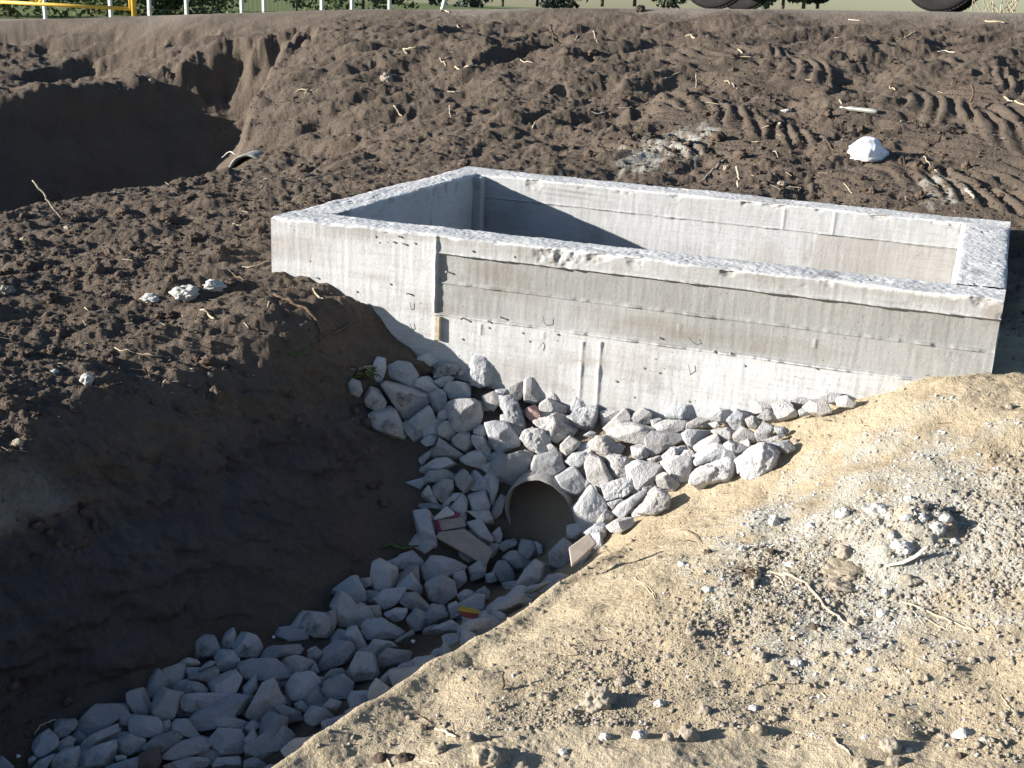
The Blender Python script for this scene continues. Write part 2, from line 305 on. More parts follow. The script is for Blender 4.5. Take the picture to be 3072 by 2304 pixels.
def lookup(G, x, y):
    dx, dy = x-CAM[0], y-CAM[1]; r = np.hypot(dx, dy); a = YAW-np.arctan2(-dx, dy); a = (a+math.pi) % (2*math.pi)-math.pi
    i = np.clip(np.searchsorted(GA, a)-1, 0, len(GA)-2); j = np.clip(np.searchsorted(GR, r)-1, 0, len(GR)-2)
    fa = np.clip((a-GA[i])/(GA[i+1]-GA[i]), 0, 1); fr = np.clip((r-GR[j])/(GR[j+1]-GR[j]), 0, 1)
    return (G[i, j]*(1-fa)+G[i+1, j]*fa)*(1-fr)+(G[i, j+1]*(1-fa)+G[i+1, j+1]*fa)*fr
def hit(u, v, G=None, smax=16.0, lift=0.0):   # where the line of sight through a photo pixel meets the ground
    G = GZ if G is None else G
    u = np.atleast_1d(np.asarray(u, float)); v = np.atleast_1d(np.asarray(v, float)); d = ray(u, v); d /= np.linalg.norm(d, axis=1)[:, None]
    s = np.concatenate([np.arange(1.2, 5, .006), np.arange(5, smax, .02)]); out = np.zeros((len(u), 3))
    for k in range(len(u)):
        p = CAM+s[:, None]*d[k]; z = lookup(G, p[:, 0], p[:, 1])+lift; b = np.nonzero(p[:, 2] < z)[0]
        out[k] = p[b[0]] if len(b) else p[-1]
    return out
# ---- relief
x, y = gx, gy
plate = (1-gw)*(1-.93*sstep(4.7, 5.5, y))*(y < 9); rightb = gw*sstep(-.12, .1, x-np.interp(y, [-4, -2.6, -1.85, -1.3, -.9, -.47, 0], [.95, 1.05, 1.22, 1.33, 1.44, 1.53, 1.9]))
face = np.clip(4*gt*(1-gt), 0, 1)*(1-sstep(.3, .9, y)); nearm = 1-sstep(11, 14, np.hypot(x, y))
dz = np.zeros_like(x)
# dug and trampled dark soil: low humps, clods, crumbs
u1, v1 = x*.85+y*.52, -x*.52+y*.85
dz += plate*nearm*(.028*fbm(u1*1.6, v1*3.4, 21, 3)+.022*np.abs(fbm(u1*3.0, v1*9, 24, 4))-.012)
cm = sstep(-.25, .45, fbm(x*1.1, y*1.1, 33, 3))
dz += plate*nearm*(.10*lumps(x*6+.3*vn(x*9, y*9, 1), y*6, 41, .16, .15, .42)/6*(.2+cm)+.15*lumps(x*15, y*15, 51, .16, .2, .5)/15*cm+.35*lumps(x*38, y*38, 61, .35, .25, .5)/38*cm)
dz += plate*nearm*(.007*fbm(x*22, y*22, 71, 3)+.011*fbm(u1*5, v1*19, 73, 4))
slope = plate*sstep(1.7, 2.4, y)*(1-sstep(5.2, 5.7, y))
tex = np.clip(fbm(u1*1.3, v1*2.6, 81, 3)+.1, 0, 1); dz -= slope*.05*tex
dz += slope*(.022*fbm(u1*4, v1*7, 83, 4)+.35*lumps(u1*7, v1*9, 87, .3, .2, .5)/9*cm)
crag = np.abs(fbm(u1*9, v1*15, 301, 3))+.5*np.abs(fbm(x*24, y*24, 303, 3))+.35*np.abs(fbm(x*55, y*55, 305, 2)); dz += plate*nearm*(.0080-.001*slope)*(crag-.5)*(.45+.8*sstep(-.4, .5, fbm(x*1.7, y*1.7, 307, 3)))
GZB2 = GZB
def track(pts, wid, pitch, amp, slant=1.0):   # wheel print with curved lug bars, two rows
    global dz
    P = hit(*np.array(pts, float).T, GZB); xy = P[:, :2]
    best = np.full(x.shape, 9e9); sa = np.zeros_like(x); da = np.zeros_like(x); acc = 0
    bb = (x > xy[:, 0].min()-.6) & (x < xy[:, 0].max()+.6) & (y > xy[:, 1].min()-.6) & (y < xy[:, 1].max()+.6); ii = np.nonzero(bb)[0]
    b, s_, d_ = best[ii], sa[ii], da[ii]; X, Y = x[ii], y[ii]
    for i in range(len(xy)-1):
        a, e = xy[i], xy[i+1]-xy[i]; L = np.hypot(*e); e = e/L; tt = np.clip((X-a[0])*e[0]+(Y-a[1])*e[1], 0, L); qx = X-a[0]-tt*e[0]; qy = Y-a[1]-tt*e[1]; dd = np.hypot(qx, qy)
        up = dd < b; b = np.where(up, dd, b); s_ = np.where(up, acc+tt, s_); d_ = np.where(up, e[0]*qy-e[1]*qx, d_); acc += L
    ph = (s_+slant*np.abs(d_)+.9*d_**2/wid+.05*vn(X*3.3, Y*3.3, 95)+.02*vn(X*11, Y*11, 96))/pitch+np.where(d_ > 0, .5, 0); ph -= np.floor(ph)
    bar = sstep(.0, .30, ph)*(1-sstep(.42, 1.0, ph)); m = (1-sstep(wid*.40, wid*.58, b))*sstep(-.45, .15, fbm(X*2.4, Y*2.4, 97, 3)+.1)
    dz[ii] += m*(amp*bar*(.55+.6*np.clip(fbm(X*5, Y*5, 98, 3)+.5, 0, 1))-amp*.5)-dz[ii]*m*.85
track([(1560, 120), (1720, 165), (1870, 205), (2030, 270), (2212, 335)], .66, .15, .022)
track([(1440, 225), (1560, 268), (1700, 310), (1850, 345), (2000, 400)], .5, .14, .020)
track([(1880, 385), (2010, 425), (2120, 455), (2200, 475)], .42, .12, .020, .9)
track([(1280, 330), (1420, 330), (1560, 350)], .36, .14, .025)
track([(2050, 150), (2140, 190), (2212, 225)], .5, .15, .024)
# gouges that throw the long black shadows of the bucket marks
def gouge(a, b_, wid, dep):
    global dz
    A, B = hit([a[0], b_[0]], [a[1], b_[1]], GZB)[:, :2]; e = B-A; L = np.hypot(*e); e /= L
    tt = np.clip((x-A[0])*e[0]+(y-A[1])*e[1], 0, L); qx = x-A[0]-tt*e[0]; qy = y-A[1]-tt*e[1]; side = e[0]*qy-e[1]*qx
    d = np.hypot(qx, qy)+.03*vn(x*9, y*9, 5); k = np.clip(1-d/wid, 0, 1); dz -= dep*np.where(side > 0, k**.6, k)
    dz += dep*.35*np.clip(1-np.abs(side-wid*1.1)/wid, 0, 1)*(np.abs(tt-L/2) < L*.49)*(1-np.clip(np.hypot(qx, qy)/(wid*2.2), 0, 1))
for g in [((1060, 130), (1200, 85), .12, .10), ((1285, 128), (1340, 122), .10, .09), ((1230, 200), (1310, 185), .12, .09), ((905, 60), (930, 56), .06, .06), ((990, 182), (1030, 172), .06, .05), ((1380, 105), (1400, 100), .06, .06),
          ((640, 330), (760, 318), .07, .05), ((690, 372), (810, 345), .07, .05), ((900, 240), (985, 228), .06, .05), ((330, 405), (420, 385), .05, .04), ((1150, 255), (1190, 240), .06, .05), ((600, 75), (640, 60), .08, .08), ((560, 120), (590, 90), .08, .1), ((500, 140), (540, 105), .08, .09), ((60, 165), (180, 130), .12, .10), ((200, 135), (330, 105), .12, .10), ((380, 90), (450, 80), .1, .08), ((640, 95), (668, 70), .06, .07), ((760, 65), (800, 55), .07, .06), ((1700, 215), (1760, 225), .06, .06), ((2130, 165), (2190, 160), .07, .06), ((430, 130), (500, 95), .12, .10), ((250, 165), (360, 150), .1, .08), ((90, 105), (240, 80), .08, .05), ((450, 165), (520, 150), .1, .1)]:
    gouge(*g)
# cut bank face: smooth spade marks, cracks, crumbly top
dz += face*(.030*fbm(x*3.1, (y+GZB.ravel())*3.1, 101, 4)+.010*fbm(x*13, y*13+gz*11, 104, 3))
# sandy bank: eroded smooth shoulder with fine crumbs
rb = rightb*nearm; cb = sstep(-.1, .55, fbm(x*1.4+3, y*1.4, 111, 3))*sstep(-.05, .45, x-np.interp(y, [-3, -1.8, -1.3, -.9, -.4], [1.1, 1.35, 1.5, 1.65, 2.2]))
dz += rb*(.022*fbm(x*2.2, y*2.2, 113, 4)+.006*fbm(x*11, y*11, 117, 4)+(.35+cb)*(.30*lumps(x*24, y*24, 121, .25, .15, .45)/24)+(.5+.5*cb)*.35*lumps(x*60, y*60, 125, .6, .25, .5)/60)
st = fbm(u1*5, v1*22, 131, 4); dz += rb*(1-cb)*.006*st
gz = gz+dz*np.where((GR[None, :]*np.ones_like(A2)).ravel() < 14, 1, 0)
# the heap of cement spoil on the sandy bank
def heap(u, v, rad, h, sd):
    global gz
    p = hit([u], [v], GZB)[0]; q = np.hypot(x-p[0], y-p[1])/rad+.12*fbm(x*9, y*9, sd, 3); gz = gz+h*np.clip(1-q*q, 0, 1)*(1+.3*fbm(x*22, y*22, sd+3, 3)); return p
hp = [heap(1945, 1165, .15, .040, 141), heap(1990, 1140, .08, .030, 144), heap(1790, 1150, .13, .015, 147)]
GZ = gz.reshape(GX.shape)
# ---- what the soil is made of, per point
hz = gz
sand = np.clip(gw*sstep(.0, .5, rightb+.3*sstep(1.0, 1.3, x)*gw)*(1.0-.32*sstep(.1, .65, fbm(x*1.7+7, y*1.7, 151, 4))-.18*sstep(1.2, 2.6, -y)), 0, 1)
sand = np.maximum(sand, .75*sstep(2.45, 2.6, x)*(1-sstep(.9, 1.6, y))*(1-sstep(2.9, 3.6, x)*.5)*(y < 2))
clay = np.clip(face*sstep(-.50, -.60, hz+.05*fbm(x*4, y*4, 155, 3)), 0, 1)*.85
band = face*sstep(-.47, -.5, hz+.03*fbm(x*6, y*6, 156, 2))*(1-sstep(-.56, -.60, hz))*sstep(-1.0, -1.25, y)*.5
cem = np.zeros_like(x)
for (u, v, rr, sx) in [(1890, 1150, .36, 161), (1710, 1180, .22, 163), (1990, 1180, .24, 164), (1830, 1240, .2, 159), (2150, 1160, .20, 169), (1760, 1330, .15, 170), (1880, 1330, .18, 171), (1420, 325, .17, 165), (1490, 296, .15, 162), (1380, 345, .10, 160), (2030, 420, .11, 166), (1660, 1130, .12, 172)]:
    p = hit([u], [v], GZB)[0]; q = np.hypot(x-p[0], (y-p[1])*(.7 if v > 600 else .55))/rr; cem = np.maximum(cem, np.clip(1.15-q*1.15+.55*fbm(x*14, y*14, sx, 4), 0, 1)*(q < 1.6)*(.85 if v > 600 else .95*np.clip(.65+fbm(x*45, y*45, sx+7, 2), 0, 1)))
cem = np.maximum(cem, .22*gw*sstep(1.2, 2.1, -y)*sstep(1.3, 1.7, x)); sandy = sand
roadw = sstep(5.1, 5.6, y+.25*vn(x*1.3, y*1.3, 173))*(1-sstep(10.3, 11, y)); roadw = np.maximum(roadw, .35*sstep(4.9, 5.6, y)*(y < 7))
grassw = sstep(10.6, 11.6, y+.5*vn(x, y, 175)); grassw = np.maximum(grassw, sstep(14, 17, np.hypot(x, y)))
hf = face*sstep(-.36, -.46, gz); GXn = .035*fbm(gy*4.2, gz*6.5, 191, 3)+.024*np.abs(fbm(gy*9+gz*4, gz*13, 193, 4))+.009*fbm(gy*30, gz*36, 194, 3)+.007*fbm(gy*3, gz*34+gy*6, 195, 3)+.05*np.clip(fbm(gy*1.7, gz*2.5, 197, 2)-.25, 0, 1)
pal = face*sstep(-.40, -.44, gz)*(1-sstep(-.52, -.60, gz+.03*vn(gy*14, gz*9, 196)))*sstep(-1.28, -1.40, gy+.06*vn(gy*8, gz*8, 192))*.42+face*np.exp(-((gy+1.28+.25*(gz+.5)+.02*vn(gz*20, gz, 199))/.035)**2)*sstep(-.44, -.5, gz)*(1-sstep(-.78, -.9, gz)*1)*.05*np.clip(.5+fbm(gy*25, gz*12, 200, 3), 0, 1)
cem = np.maximum(cem, np.clip(pal, 0, .5))
V = np.stack([gx+hf*GXn, gy-hf*.4*GXn, gz], 1)
na, nr = len(GA), len(GR)
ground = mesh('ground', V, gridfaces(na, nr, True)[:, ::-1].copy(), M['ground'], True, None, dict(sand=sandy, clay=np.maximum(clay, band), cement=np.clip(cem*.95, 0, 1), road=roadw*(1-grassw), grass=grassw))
tag(ground, kind='structure')
# ------------------------------------------------------------------ the concrete box
box = empty('concrete_basin', (1.24, .8, -.5))
tag(box, 'open rectangular board-marked concrete basin standing half buried in the soil above the stones', 'basin')
bpy.context.view_layer.update()
BINV = -np.array(box.location)
OUTB = [-.061, -.161, -.274]                  # board joints on the outer front face
def wall(name, A, B, a, b, zo, zi, outer=None, inner=None, n=420, seed=0, ends=True, smallramp=0):
    """outer line A->B, inner line a->b (plan), swept profile outer face / rough top / inner face"""
    A, B, a, b = [np.array(q, float) for q in (A, B, a, b)]; u = np.linspace(0, 1, n); L = np.linalg.norm(B-A)
    no = np.array([(B-A)[1], -(B-A)[0]])/L; no = no if (A-a)@no > 0 else -no
    zo_ = np.concatenate([np.concatenate([np.linspace(zo, -.56, 24)[:-1], np.linspace(-.56, -.02, 270)]), np.linspace(-.018, 0, 7)]); tp = np.linspace(0, 1, 46)[1:-1]
    zi_ = np.concatenate([np.linspace(0, -.018, 7), np.concatenate([np.linspace(-.02, -.28, 110), np.linspace(-.28, zi, 12)[1:]])])
    prof = [(0, z, 0) for z in zo_]+[(t, 0, 1) for t in tp]+[(1, z, 2) for z in zi_]
    w = np.array([q[0] for q in prof]); z = np.array([q[1] for q in prof]); k = np.array([q[2] for q in prof])
    U, Wt = np.meshgrid(u, w, indexing='ij'); Z = np.broadcast_to(z, U.shape).copy(); K = np.broadcast_to(k, U.shape)
    X = (A[0]+(B-A)[0]*U)*(1-Wt)+(a[0]+(b-a)[0]*U)*Wt; Y = (A[1]+(B-A)[1]*U)*(1-Wt)+(a[1]+(b-a)[1]*U)*Wt
    s = U*L; off = np.zeros_like(X); tone = np.full(X.shape, .75); dirt = np.zeros_like(X); raw = np.zeros_like(X)
    top = K == 1; edge = np.where(top, np.minimum(Wt, 1-Wt), 0)
    rz = .0011*fbm(s*95, Wt*14+seed, 200+seed, 3)+.0022*fbm(s*5, Wt*1.5, 210+seed, 3)-.004*np.clip(fbm(s*17, Wt*4+seed, 205+seed, 3)-.5, 0, 1); round_ = -.005*np.exp(-edge*22)*(1+.6*np.clip(fbm(s*13, Wt*0+seed, 208+seed, 3), -.8, 2))
    g = np.clip(1+Z/.02, 0, 1); Z += np.where(top, rz+round_, g*(rz+round_)); raw = np.where(top, np.clip(.85+.5*fbm(s*9, Wt*2, 207+seed, 3), .3, 1), np.clip(1+Z/.012+.6*fbm(s*18, Z*0, 220+seed, 3), 0, 1)*.9)
    chip = np.clip(fbm(s*9, Z*14, 230+seed, 4)-.55, 0, 1)*np.exp(Z/.03); off -= np.where(K != 1, chip*.03, 0); dirt += np.clip(chip*1.2, 0, .5)
    def ridge(d, wd): return np.exp(-(d/wd)**2)
    for fk, fn in ((0, outer), (2, inner)):
        if fn:
            o_, t_, d_ = fn(s, Z); off = np.where(K == fk, off+o_, off); tone = np.where(K == fk, t_, tone); dirt = np.where(K == fk, np.maximum(dirt, d_), dirt)
    off += np.where(K != 1, .0022*fbm(s*3, Z*3, 240+seed, 3)+.0006*fbm(s*60, Z*9, 250+seed, 3), 0)
    sg = np.where(K == 0, 1, -1); X += no[0]*off*sg; Y += no[1]*off*sg
    v = np.stack([X, Y, Z], -1).reshape(-1, 3)+BINV; nv = len(w); f = gridfaces(n, nv)
    nn = np.array([no[0], no[1]]); e = (B-A)/L
    if e[0]*no[1]-e[1]*no[0] > 0: f = f[:, ::-1].copy()
    fl = [tuple(q) for q in f.tolist()]
    o = mesh(name, v, np.array(fl), M['concrete'], True, box, dict(tone=tone.ravel(), dirt=dirt.ravel(), raw=raw.ravel()))
    bm_caps = []
    return o
def joints(s, z, zs, s0=None, s1=None, amp=.0075):
    o = 0
    for i, zj in enumerate(zs):
        zz = zj+.0015*vn(s*5, s*0, 300+i); k = np.exp(-((z-zz)/.0042)**2)*(.35+.9*np.clip(fbm(s*22, s*0+i, 310+i, 3)+.35, 0, 1.4)); m = 1.0
        if s0 is not None: m = (s > s0)
        if s1 is not None: m = m*(s < s1)
        o = o+amp*k*m
    return o
def front_out(s, z):
    right = s > .66
    o = joints(s, z, OUTB, .66)
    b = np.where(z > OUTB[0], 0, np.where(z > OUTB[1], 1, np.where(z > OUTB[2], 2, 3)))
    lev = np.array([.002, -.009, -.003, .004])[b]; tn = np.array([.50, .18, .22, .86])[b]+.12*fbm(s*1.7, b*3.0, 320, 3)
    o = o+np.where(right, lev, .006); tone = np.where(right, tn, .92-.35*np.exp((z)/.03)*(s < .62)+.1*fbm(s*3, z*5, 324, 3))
    o = o+.0065*np.exp(-((s-.657+.003*vn(z*30, z*0, 326))/.006)**2)*(.6+.5*fbm(z*28, z*0, 328, 2))
    for sj, z0, z1, am in [(.83, -.29, -.33, .004), (1.06, -.285, -.31, .002), (1.20, -.30, -.52, .005), (1.262, -.292, -.52, .006), (1.52, -.2, -.26, .002), (2.0, -.34, -.42, .004), (1.95, -.19, -.22, .003)]:
        o = o+am*np.exp(-((s-sj)/.006)**2)*(z < z0)*(z > z1)*(.7+.5*fbm(z*20, z*0, 330, 2))
    # broken patch below the rim with a brown stain
    q = np.exp(-(((s-1.10)/.075)**2+((z+.022)/.035)**2)); o = o-.012*q*np.clip(.6+fbm(s*40, z*40, 333, 3), 0, 1.5); q2 = np.exp(-(((s-1.06)/.03)**2+((z+.035)/.025)**2))
    d = np.clip(q2*1.2*(.5+fbm(s*50, z*50, 335, 3)), 0, .8)+.75*sstep(-.35, -.60, z)*np.clip(.25+fbm(s*6, z*6, 337, 4), 0, 1)*.35
    d = d+.5*np.clip(fbm(s*2.2, z*9, 338, 4)-.3, 0, .6)
    d = np.maximum(d, .5*np.exp(-(((s-2.44)/.03)**2+((z+.04)/.04)**2)))
    return o, np.clip(tone, 0, 1), np.clip(d, 0, .85)
def back_in(s, z):
    j = -.108-.012*(s/2.2-.5)*0; o = joints(s, z, [j], amp=.005); low = z < j
    o = o+np.where(low, -.005, 0)
    for sj, lo in [(1.60, 0), (1.81, 0)]: o = o+.004*np.exp(-((s-sj)/.005)**2)*(z > j)
    st = np.exp(-((s-1.72)/.022)**2)*(z < j+.01)*np.clip(.5+fbm(s*40, z*14, 345, 3), 0, 1.3)
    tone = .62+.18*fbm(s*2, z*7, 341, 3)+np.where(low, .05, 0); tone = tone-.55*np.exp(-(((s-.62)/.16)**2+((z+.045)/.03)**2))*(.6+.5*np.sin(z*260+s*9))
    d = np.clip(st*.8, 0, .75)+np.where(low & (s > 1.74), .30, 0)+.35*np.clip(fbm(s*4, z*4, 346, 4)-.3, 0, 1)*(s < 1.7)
    return o, np.clip(tone, 0, 1), np.clip(d, 0, .8)
def left_in(s, z):
    d = .9*np.clip(fbm(s*26, z*5, 351, 3)-.35, 0, 1)*np.exp(-((s-1.05)/.32)**2)
    return np.zeros_like(s), np.clip(.95+.12*fbm(s*4, z*4, 352, 3), 0, 1), np.clip(d, 0, .8)  # left inner wall tone raised: skylight on the shaded face put into the colour
def right_in(s, z): return .006*fbm(s*6, z*3, 355, 2), np.full(s.shape, 1.0), np.zeros_like(s)
Q = BOXQ
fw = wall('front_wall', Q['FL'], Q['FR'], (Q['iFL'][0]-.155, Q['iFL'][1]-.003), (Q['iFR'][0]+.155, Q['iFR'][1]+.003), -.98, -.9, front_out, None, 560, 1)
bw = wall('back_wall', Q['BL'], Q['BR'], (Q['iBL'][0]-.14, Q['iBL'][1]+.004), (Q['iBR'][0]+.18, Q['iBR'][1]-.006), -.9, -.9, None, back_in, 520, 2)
def lerp(p, q, t): return (p[0]+(q[0]-p[0])*t, p[1]+(q[1]-p[1])*t)
lw = wall('side_wall', lerp((-.003, .139), (-.012, 1.504), .0), (-.012, 1.504), (.157, .139), (.132, 1.504), -.9, -.9, None, left_in, 300, 3)
rw = wall('side_wall', (2.470, .187), (2.480, 1.431), (2.318, .187), (2.302, 1.431), -.9, -.9, None, right_in, 300, 4)
# end caps of the long walls, chamfer strip in the corner, floor slab
def cap(par, A, B, z, nm='end_face', sd=0):
    A, B = np.array(A), np.array(B); u = np.linspace(0, 1, 30); zz = np.linspace(z, -.004, 80); U, Z = np.meshgrid(u, zz, indexing='ij')
    e = (B-A)/np.linalg.norm(B-A); n_ = np.array([e[1], -e[0]]); o = .003*fbm(U*3, Z*6, 360+sd, 4); X = A[0]+(B-A)[0]*U+n_[0]*o; Y = A[1]+(B-A)[1]*U+n_[1]*o
    return mesh(nm, np.stack([X, Y, Z], -1).reshape(-1, 3)+BINV, gridfaces(30, 80), M['concrete'], True, par, dict(tone=np.full(X.size, .7), dirt=np.clip(fbm(U*2, Z*5, 366, 4)*.3, 0, .4).ravel(), raw=np.zeros(X.size)))
cap(fw, Q['FR'], (2.469, .186), -.98, sd=1); cap(fw, (0.0, .138), Q['FL'], -.98, sd=2); cap(bw, (2.479, 1.432), Q['BR'], -.9, sd=3); cap(bw, Q['BL'], (-.01, 1.505), -.9, sd=4)
s_ = MB(); s_.box((.153, 1.478, -.42), (.046, .050, .82)); o = s_.build('corner_post', M['concrete'], box, bevel=.006); o.location = tuple(BINV); 
s_ = MB(); s_.box((1.23, .82, -.93), (2.2, 1.32, .05)); o = s_.build('floor_slab', M['concrete'], box); o.location = tuple(BINV)
for o_ in list(box.children):
    if o_.name.startswith(('corner_post', 'floor_slab')):
        for an, vv in (('tone', .75), ('dirt', .05), ('raw', 0)):
            at = o_.data.attributes.new(an, 'FLOAT', 'POINT'); at.data.foreach_set('value', np.full(len(o_.data.vertices), vv, np.float32))
# tie wires and nails that stick out of the shuttered faces
def on_face(u, v, y0=None):
    d = ray([u], [v])[0]; A = np.array(Q['FL']); B = np.array(Q['FR']); e = B-A; n_ = np.array([e[1], -e[0]])/np.linalg.norm(e)
    s = ((A-CAM[:2])@n_)/(d[:2]@n_); return CAM+s*d, np.array([n_[0], n_[1], 0])
Z5 = lambda zx, zy: (576+zx/3.0, 324+zy/3.0)
N1 = [(860, 560, .022), (890, 605, .022), (830, 590, .016), (965, 600, .012), (735, 598, .010), (787, 598, .008), (710, 560, .012), (185, 520, .007), (285, 715, .010), (805, 868, .014), (925, 932, .026), (330, 825, .018), (590, 912, .012), (1005, 990, .008), (1335, 655, .010), (1165, 790, .008), (1605, 690, .007), (1275, 1080, .03), (1440, 1105, .018), (1515, 1085, .016), (1660, 1185, .010), (1885, 1190, .012), (1705, 1235, .008), (1270, 1222, .010), (1440, 1150, .010)]
N2 = [(570, 255, .012), (365, 345, .016), (685, 285, .008), (655, 185, .006), (500, 470, .012), (1830, 255, .012), (1310, 235, .006), (1090, 130, .012), (1210, 145, .012), (430, 370, .006), (900, 500, .006), (680, 30, .006)]
nails = [(Z5(a, b), r) for a, b, r in N1]+[((1224+a*.2929, 720+b*.2929), r) for a, b, r in N2]
fwm = np.array(fw.matrix_world)[:3, 3]+np.array(box.location)
for k, ((u, v), r) in enumerate(nails):
    p, n_ = on_face(u, v); m = MB(); d = n_+np.array([.1*math.sin(k*3), 0, .25*math.cos(k*5)]); m.tube([p-n_*.006, p+d*r*.4, p+d*r*.6], [.0026, .0024, .0024], 6); m.tube([p+d*r*.6, p+d*(r*.6+.0025)], [.0042, .0038], 6)
    o = m.build('nail', M['iron'] if r > .024 else M['concrete'], fw); o.location = tuple(BINV)
    if r <= .024:
        for an, vv in (('tone', .3), ('dirt', .3), ('raw', .2)): at = o.data.attributes.new(an, 'FLOAT', 'POINT'); at.data.foreach_set('value', np.full(len(o.data.vertices), vv, np.float32))
for pts in [[(940, 980), (945, 1020), (952, 1050)], [(938, 1115), (950, 1150), (960, 1178)], [(1800, 1072), (1806, 1110), (1816, 1140)], [(1770, 1285), (1785, 1255), (1810, 1235)]]:
    m = MB(); P = []
    for i, q in enumerate(pts): p, n_ = on_face(*Z5(*q)); P.append(p+n_*(.014 if i == 0 else .012 if i == 1 else -.002))
    m.tube(P, .0010, 5); o = m.build('tie_wire', M['iron'], fw); o.location = tuple(BINV)
for pts in [[(905, 15), (930, 50), (950, 80)], [(900, 215), (915, 260), (912, 325)]]:
    m = MB(); P = []
    for i, q in enumerate(pts): p, n_ = on_face(1224+q[0]*.2929, 720+q[1]*.2929); P.append(p+n_*(.014 if i == 0 else .012 if i == 1 else -.002))
    m.tube(P, .0010, 5); o = m.build('tie_wire', M['iron'], fw); o.location = tuple(BINV)
p0, n_ = on_face(*Z5(1118, 1150)); m = MB(); m.box(p0+n_*.012, (.022, .016, .085)); o = m.build('wood_chip', M['wood'], fw, bevel=.003); o.location = tuple(BINV)
# ------------------------------------------------------------------ the pipes
def pipe(name, mouth, axis, R, th, L, label, soil=None):
    axis = np.array(axis, float); axis /= np.linalg.norm(axis); a = np.cross(axis, [0, 0, 1]); a /= np.linalg.norm(a); b = np.cross(a, axis); n = 72
    t = np.arange(n)*2*math.pi/n; ring = lambda r, s, w=0: np.array(mouth)+axis*s+(np.cos(t)*(r))[:, None]*a+(np.sin(t)*(r))[:, None]*b
    w = .003*np.sin(t*5)+.002*np.sin(t*13)
    prof = [(R, L), (R, .25), (R, .06), (R, .008), (R-.004, 0.0), (R-th*.5, -.001), (R-th+.003, .001), (R-th, .008), (R-th, .1), (R-th, .3), (R-th, L)]
    rings = [np.array(mouth)+axis*(s+(w if s < .05 else 0*w))[:, None]+(np.cos(t)*r)[:, None]*a+(np.sin(t)*r)[:, None]*b for r, s in prof]
    v = np.concatenate(rings); f = [(i*n+j, (i+1)*n+j, (i+1)*n+(j+1) % n, i*n+(j+1) % n) for i in range(len(prof)-1) for j in range(n)]
    o = mesh(name, v-np.array(mouth), f, M['pipe'], True, None, None, mouth); tag(o, label, 'pipe'); o.data.shade_smooth() if hasattr(o.data, 'shade_smooth') else None
    if soil:
        U, Vv = np.meshgrid(np.linspace(-1, 1, 30), np.linspace(.02, L*.95, 40), indexing='ij'); h = -(R-th)*soil+.012*fbm(U*4, Vv*14, 371, 4)
        half = np.sqrt(np.maximum((R-th)**2-h**2, 0)); P = axis*Vv[..., None]+a*(U*half)[..., None]+b*h[..., None]
        s = mesh('silt', P.reshape(-1, 3), gridfaces(30, 40)[:, ::-1].copy(), M['clod'], True, o)
    return o
PM = CAM+ray([1161], [1104])[0]*((-.30-CAM[1])/ray([1161], [1104])[0][1])
pipe('drain_pipe', PM, (-.10, .98, .06), .114, .009, .62, 'pale grey cement drain pipe with its round mouth open among the stones', .62)
p2 = hit([528], [352])[0]; _d = ray([536], [374])[0]; _k = np.linalg.norm(p2-CAM)/np.linalg.norm(_d)
pipe('culvert_pipe', CAM+_d*_k-np.array([0, 0, .02]), (-.25, .95, .02), .135, .016, .9, 'pale rim of a half buried culvert pipe at the end of the dark pit')
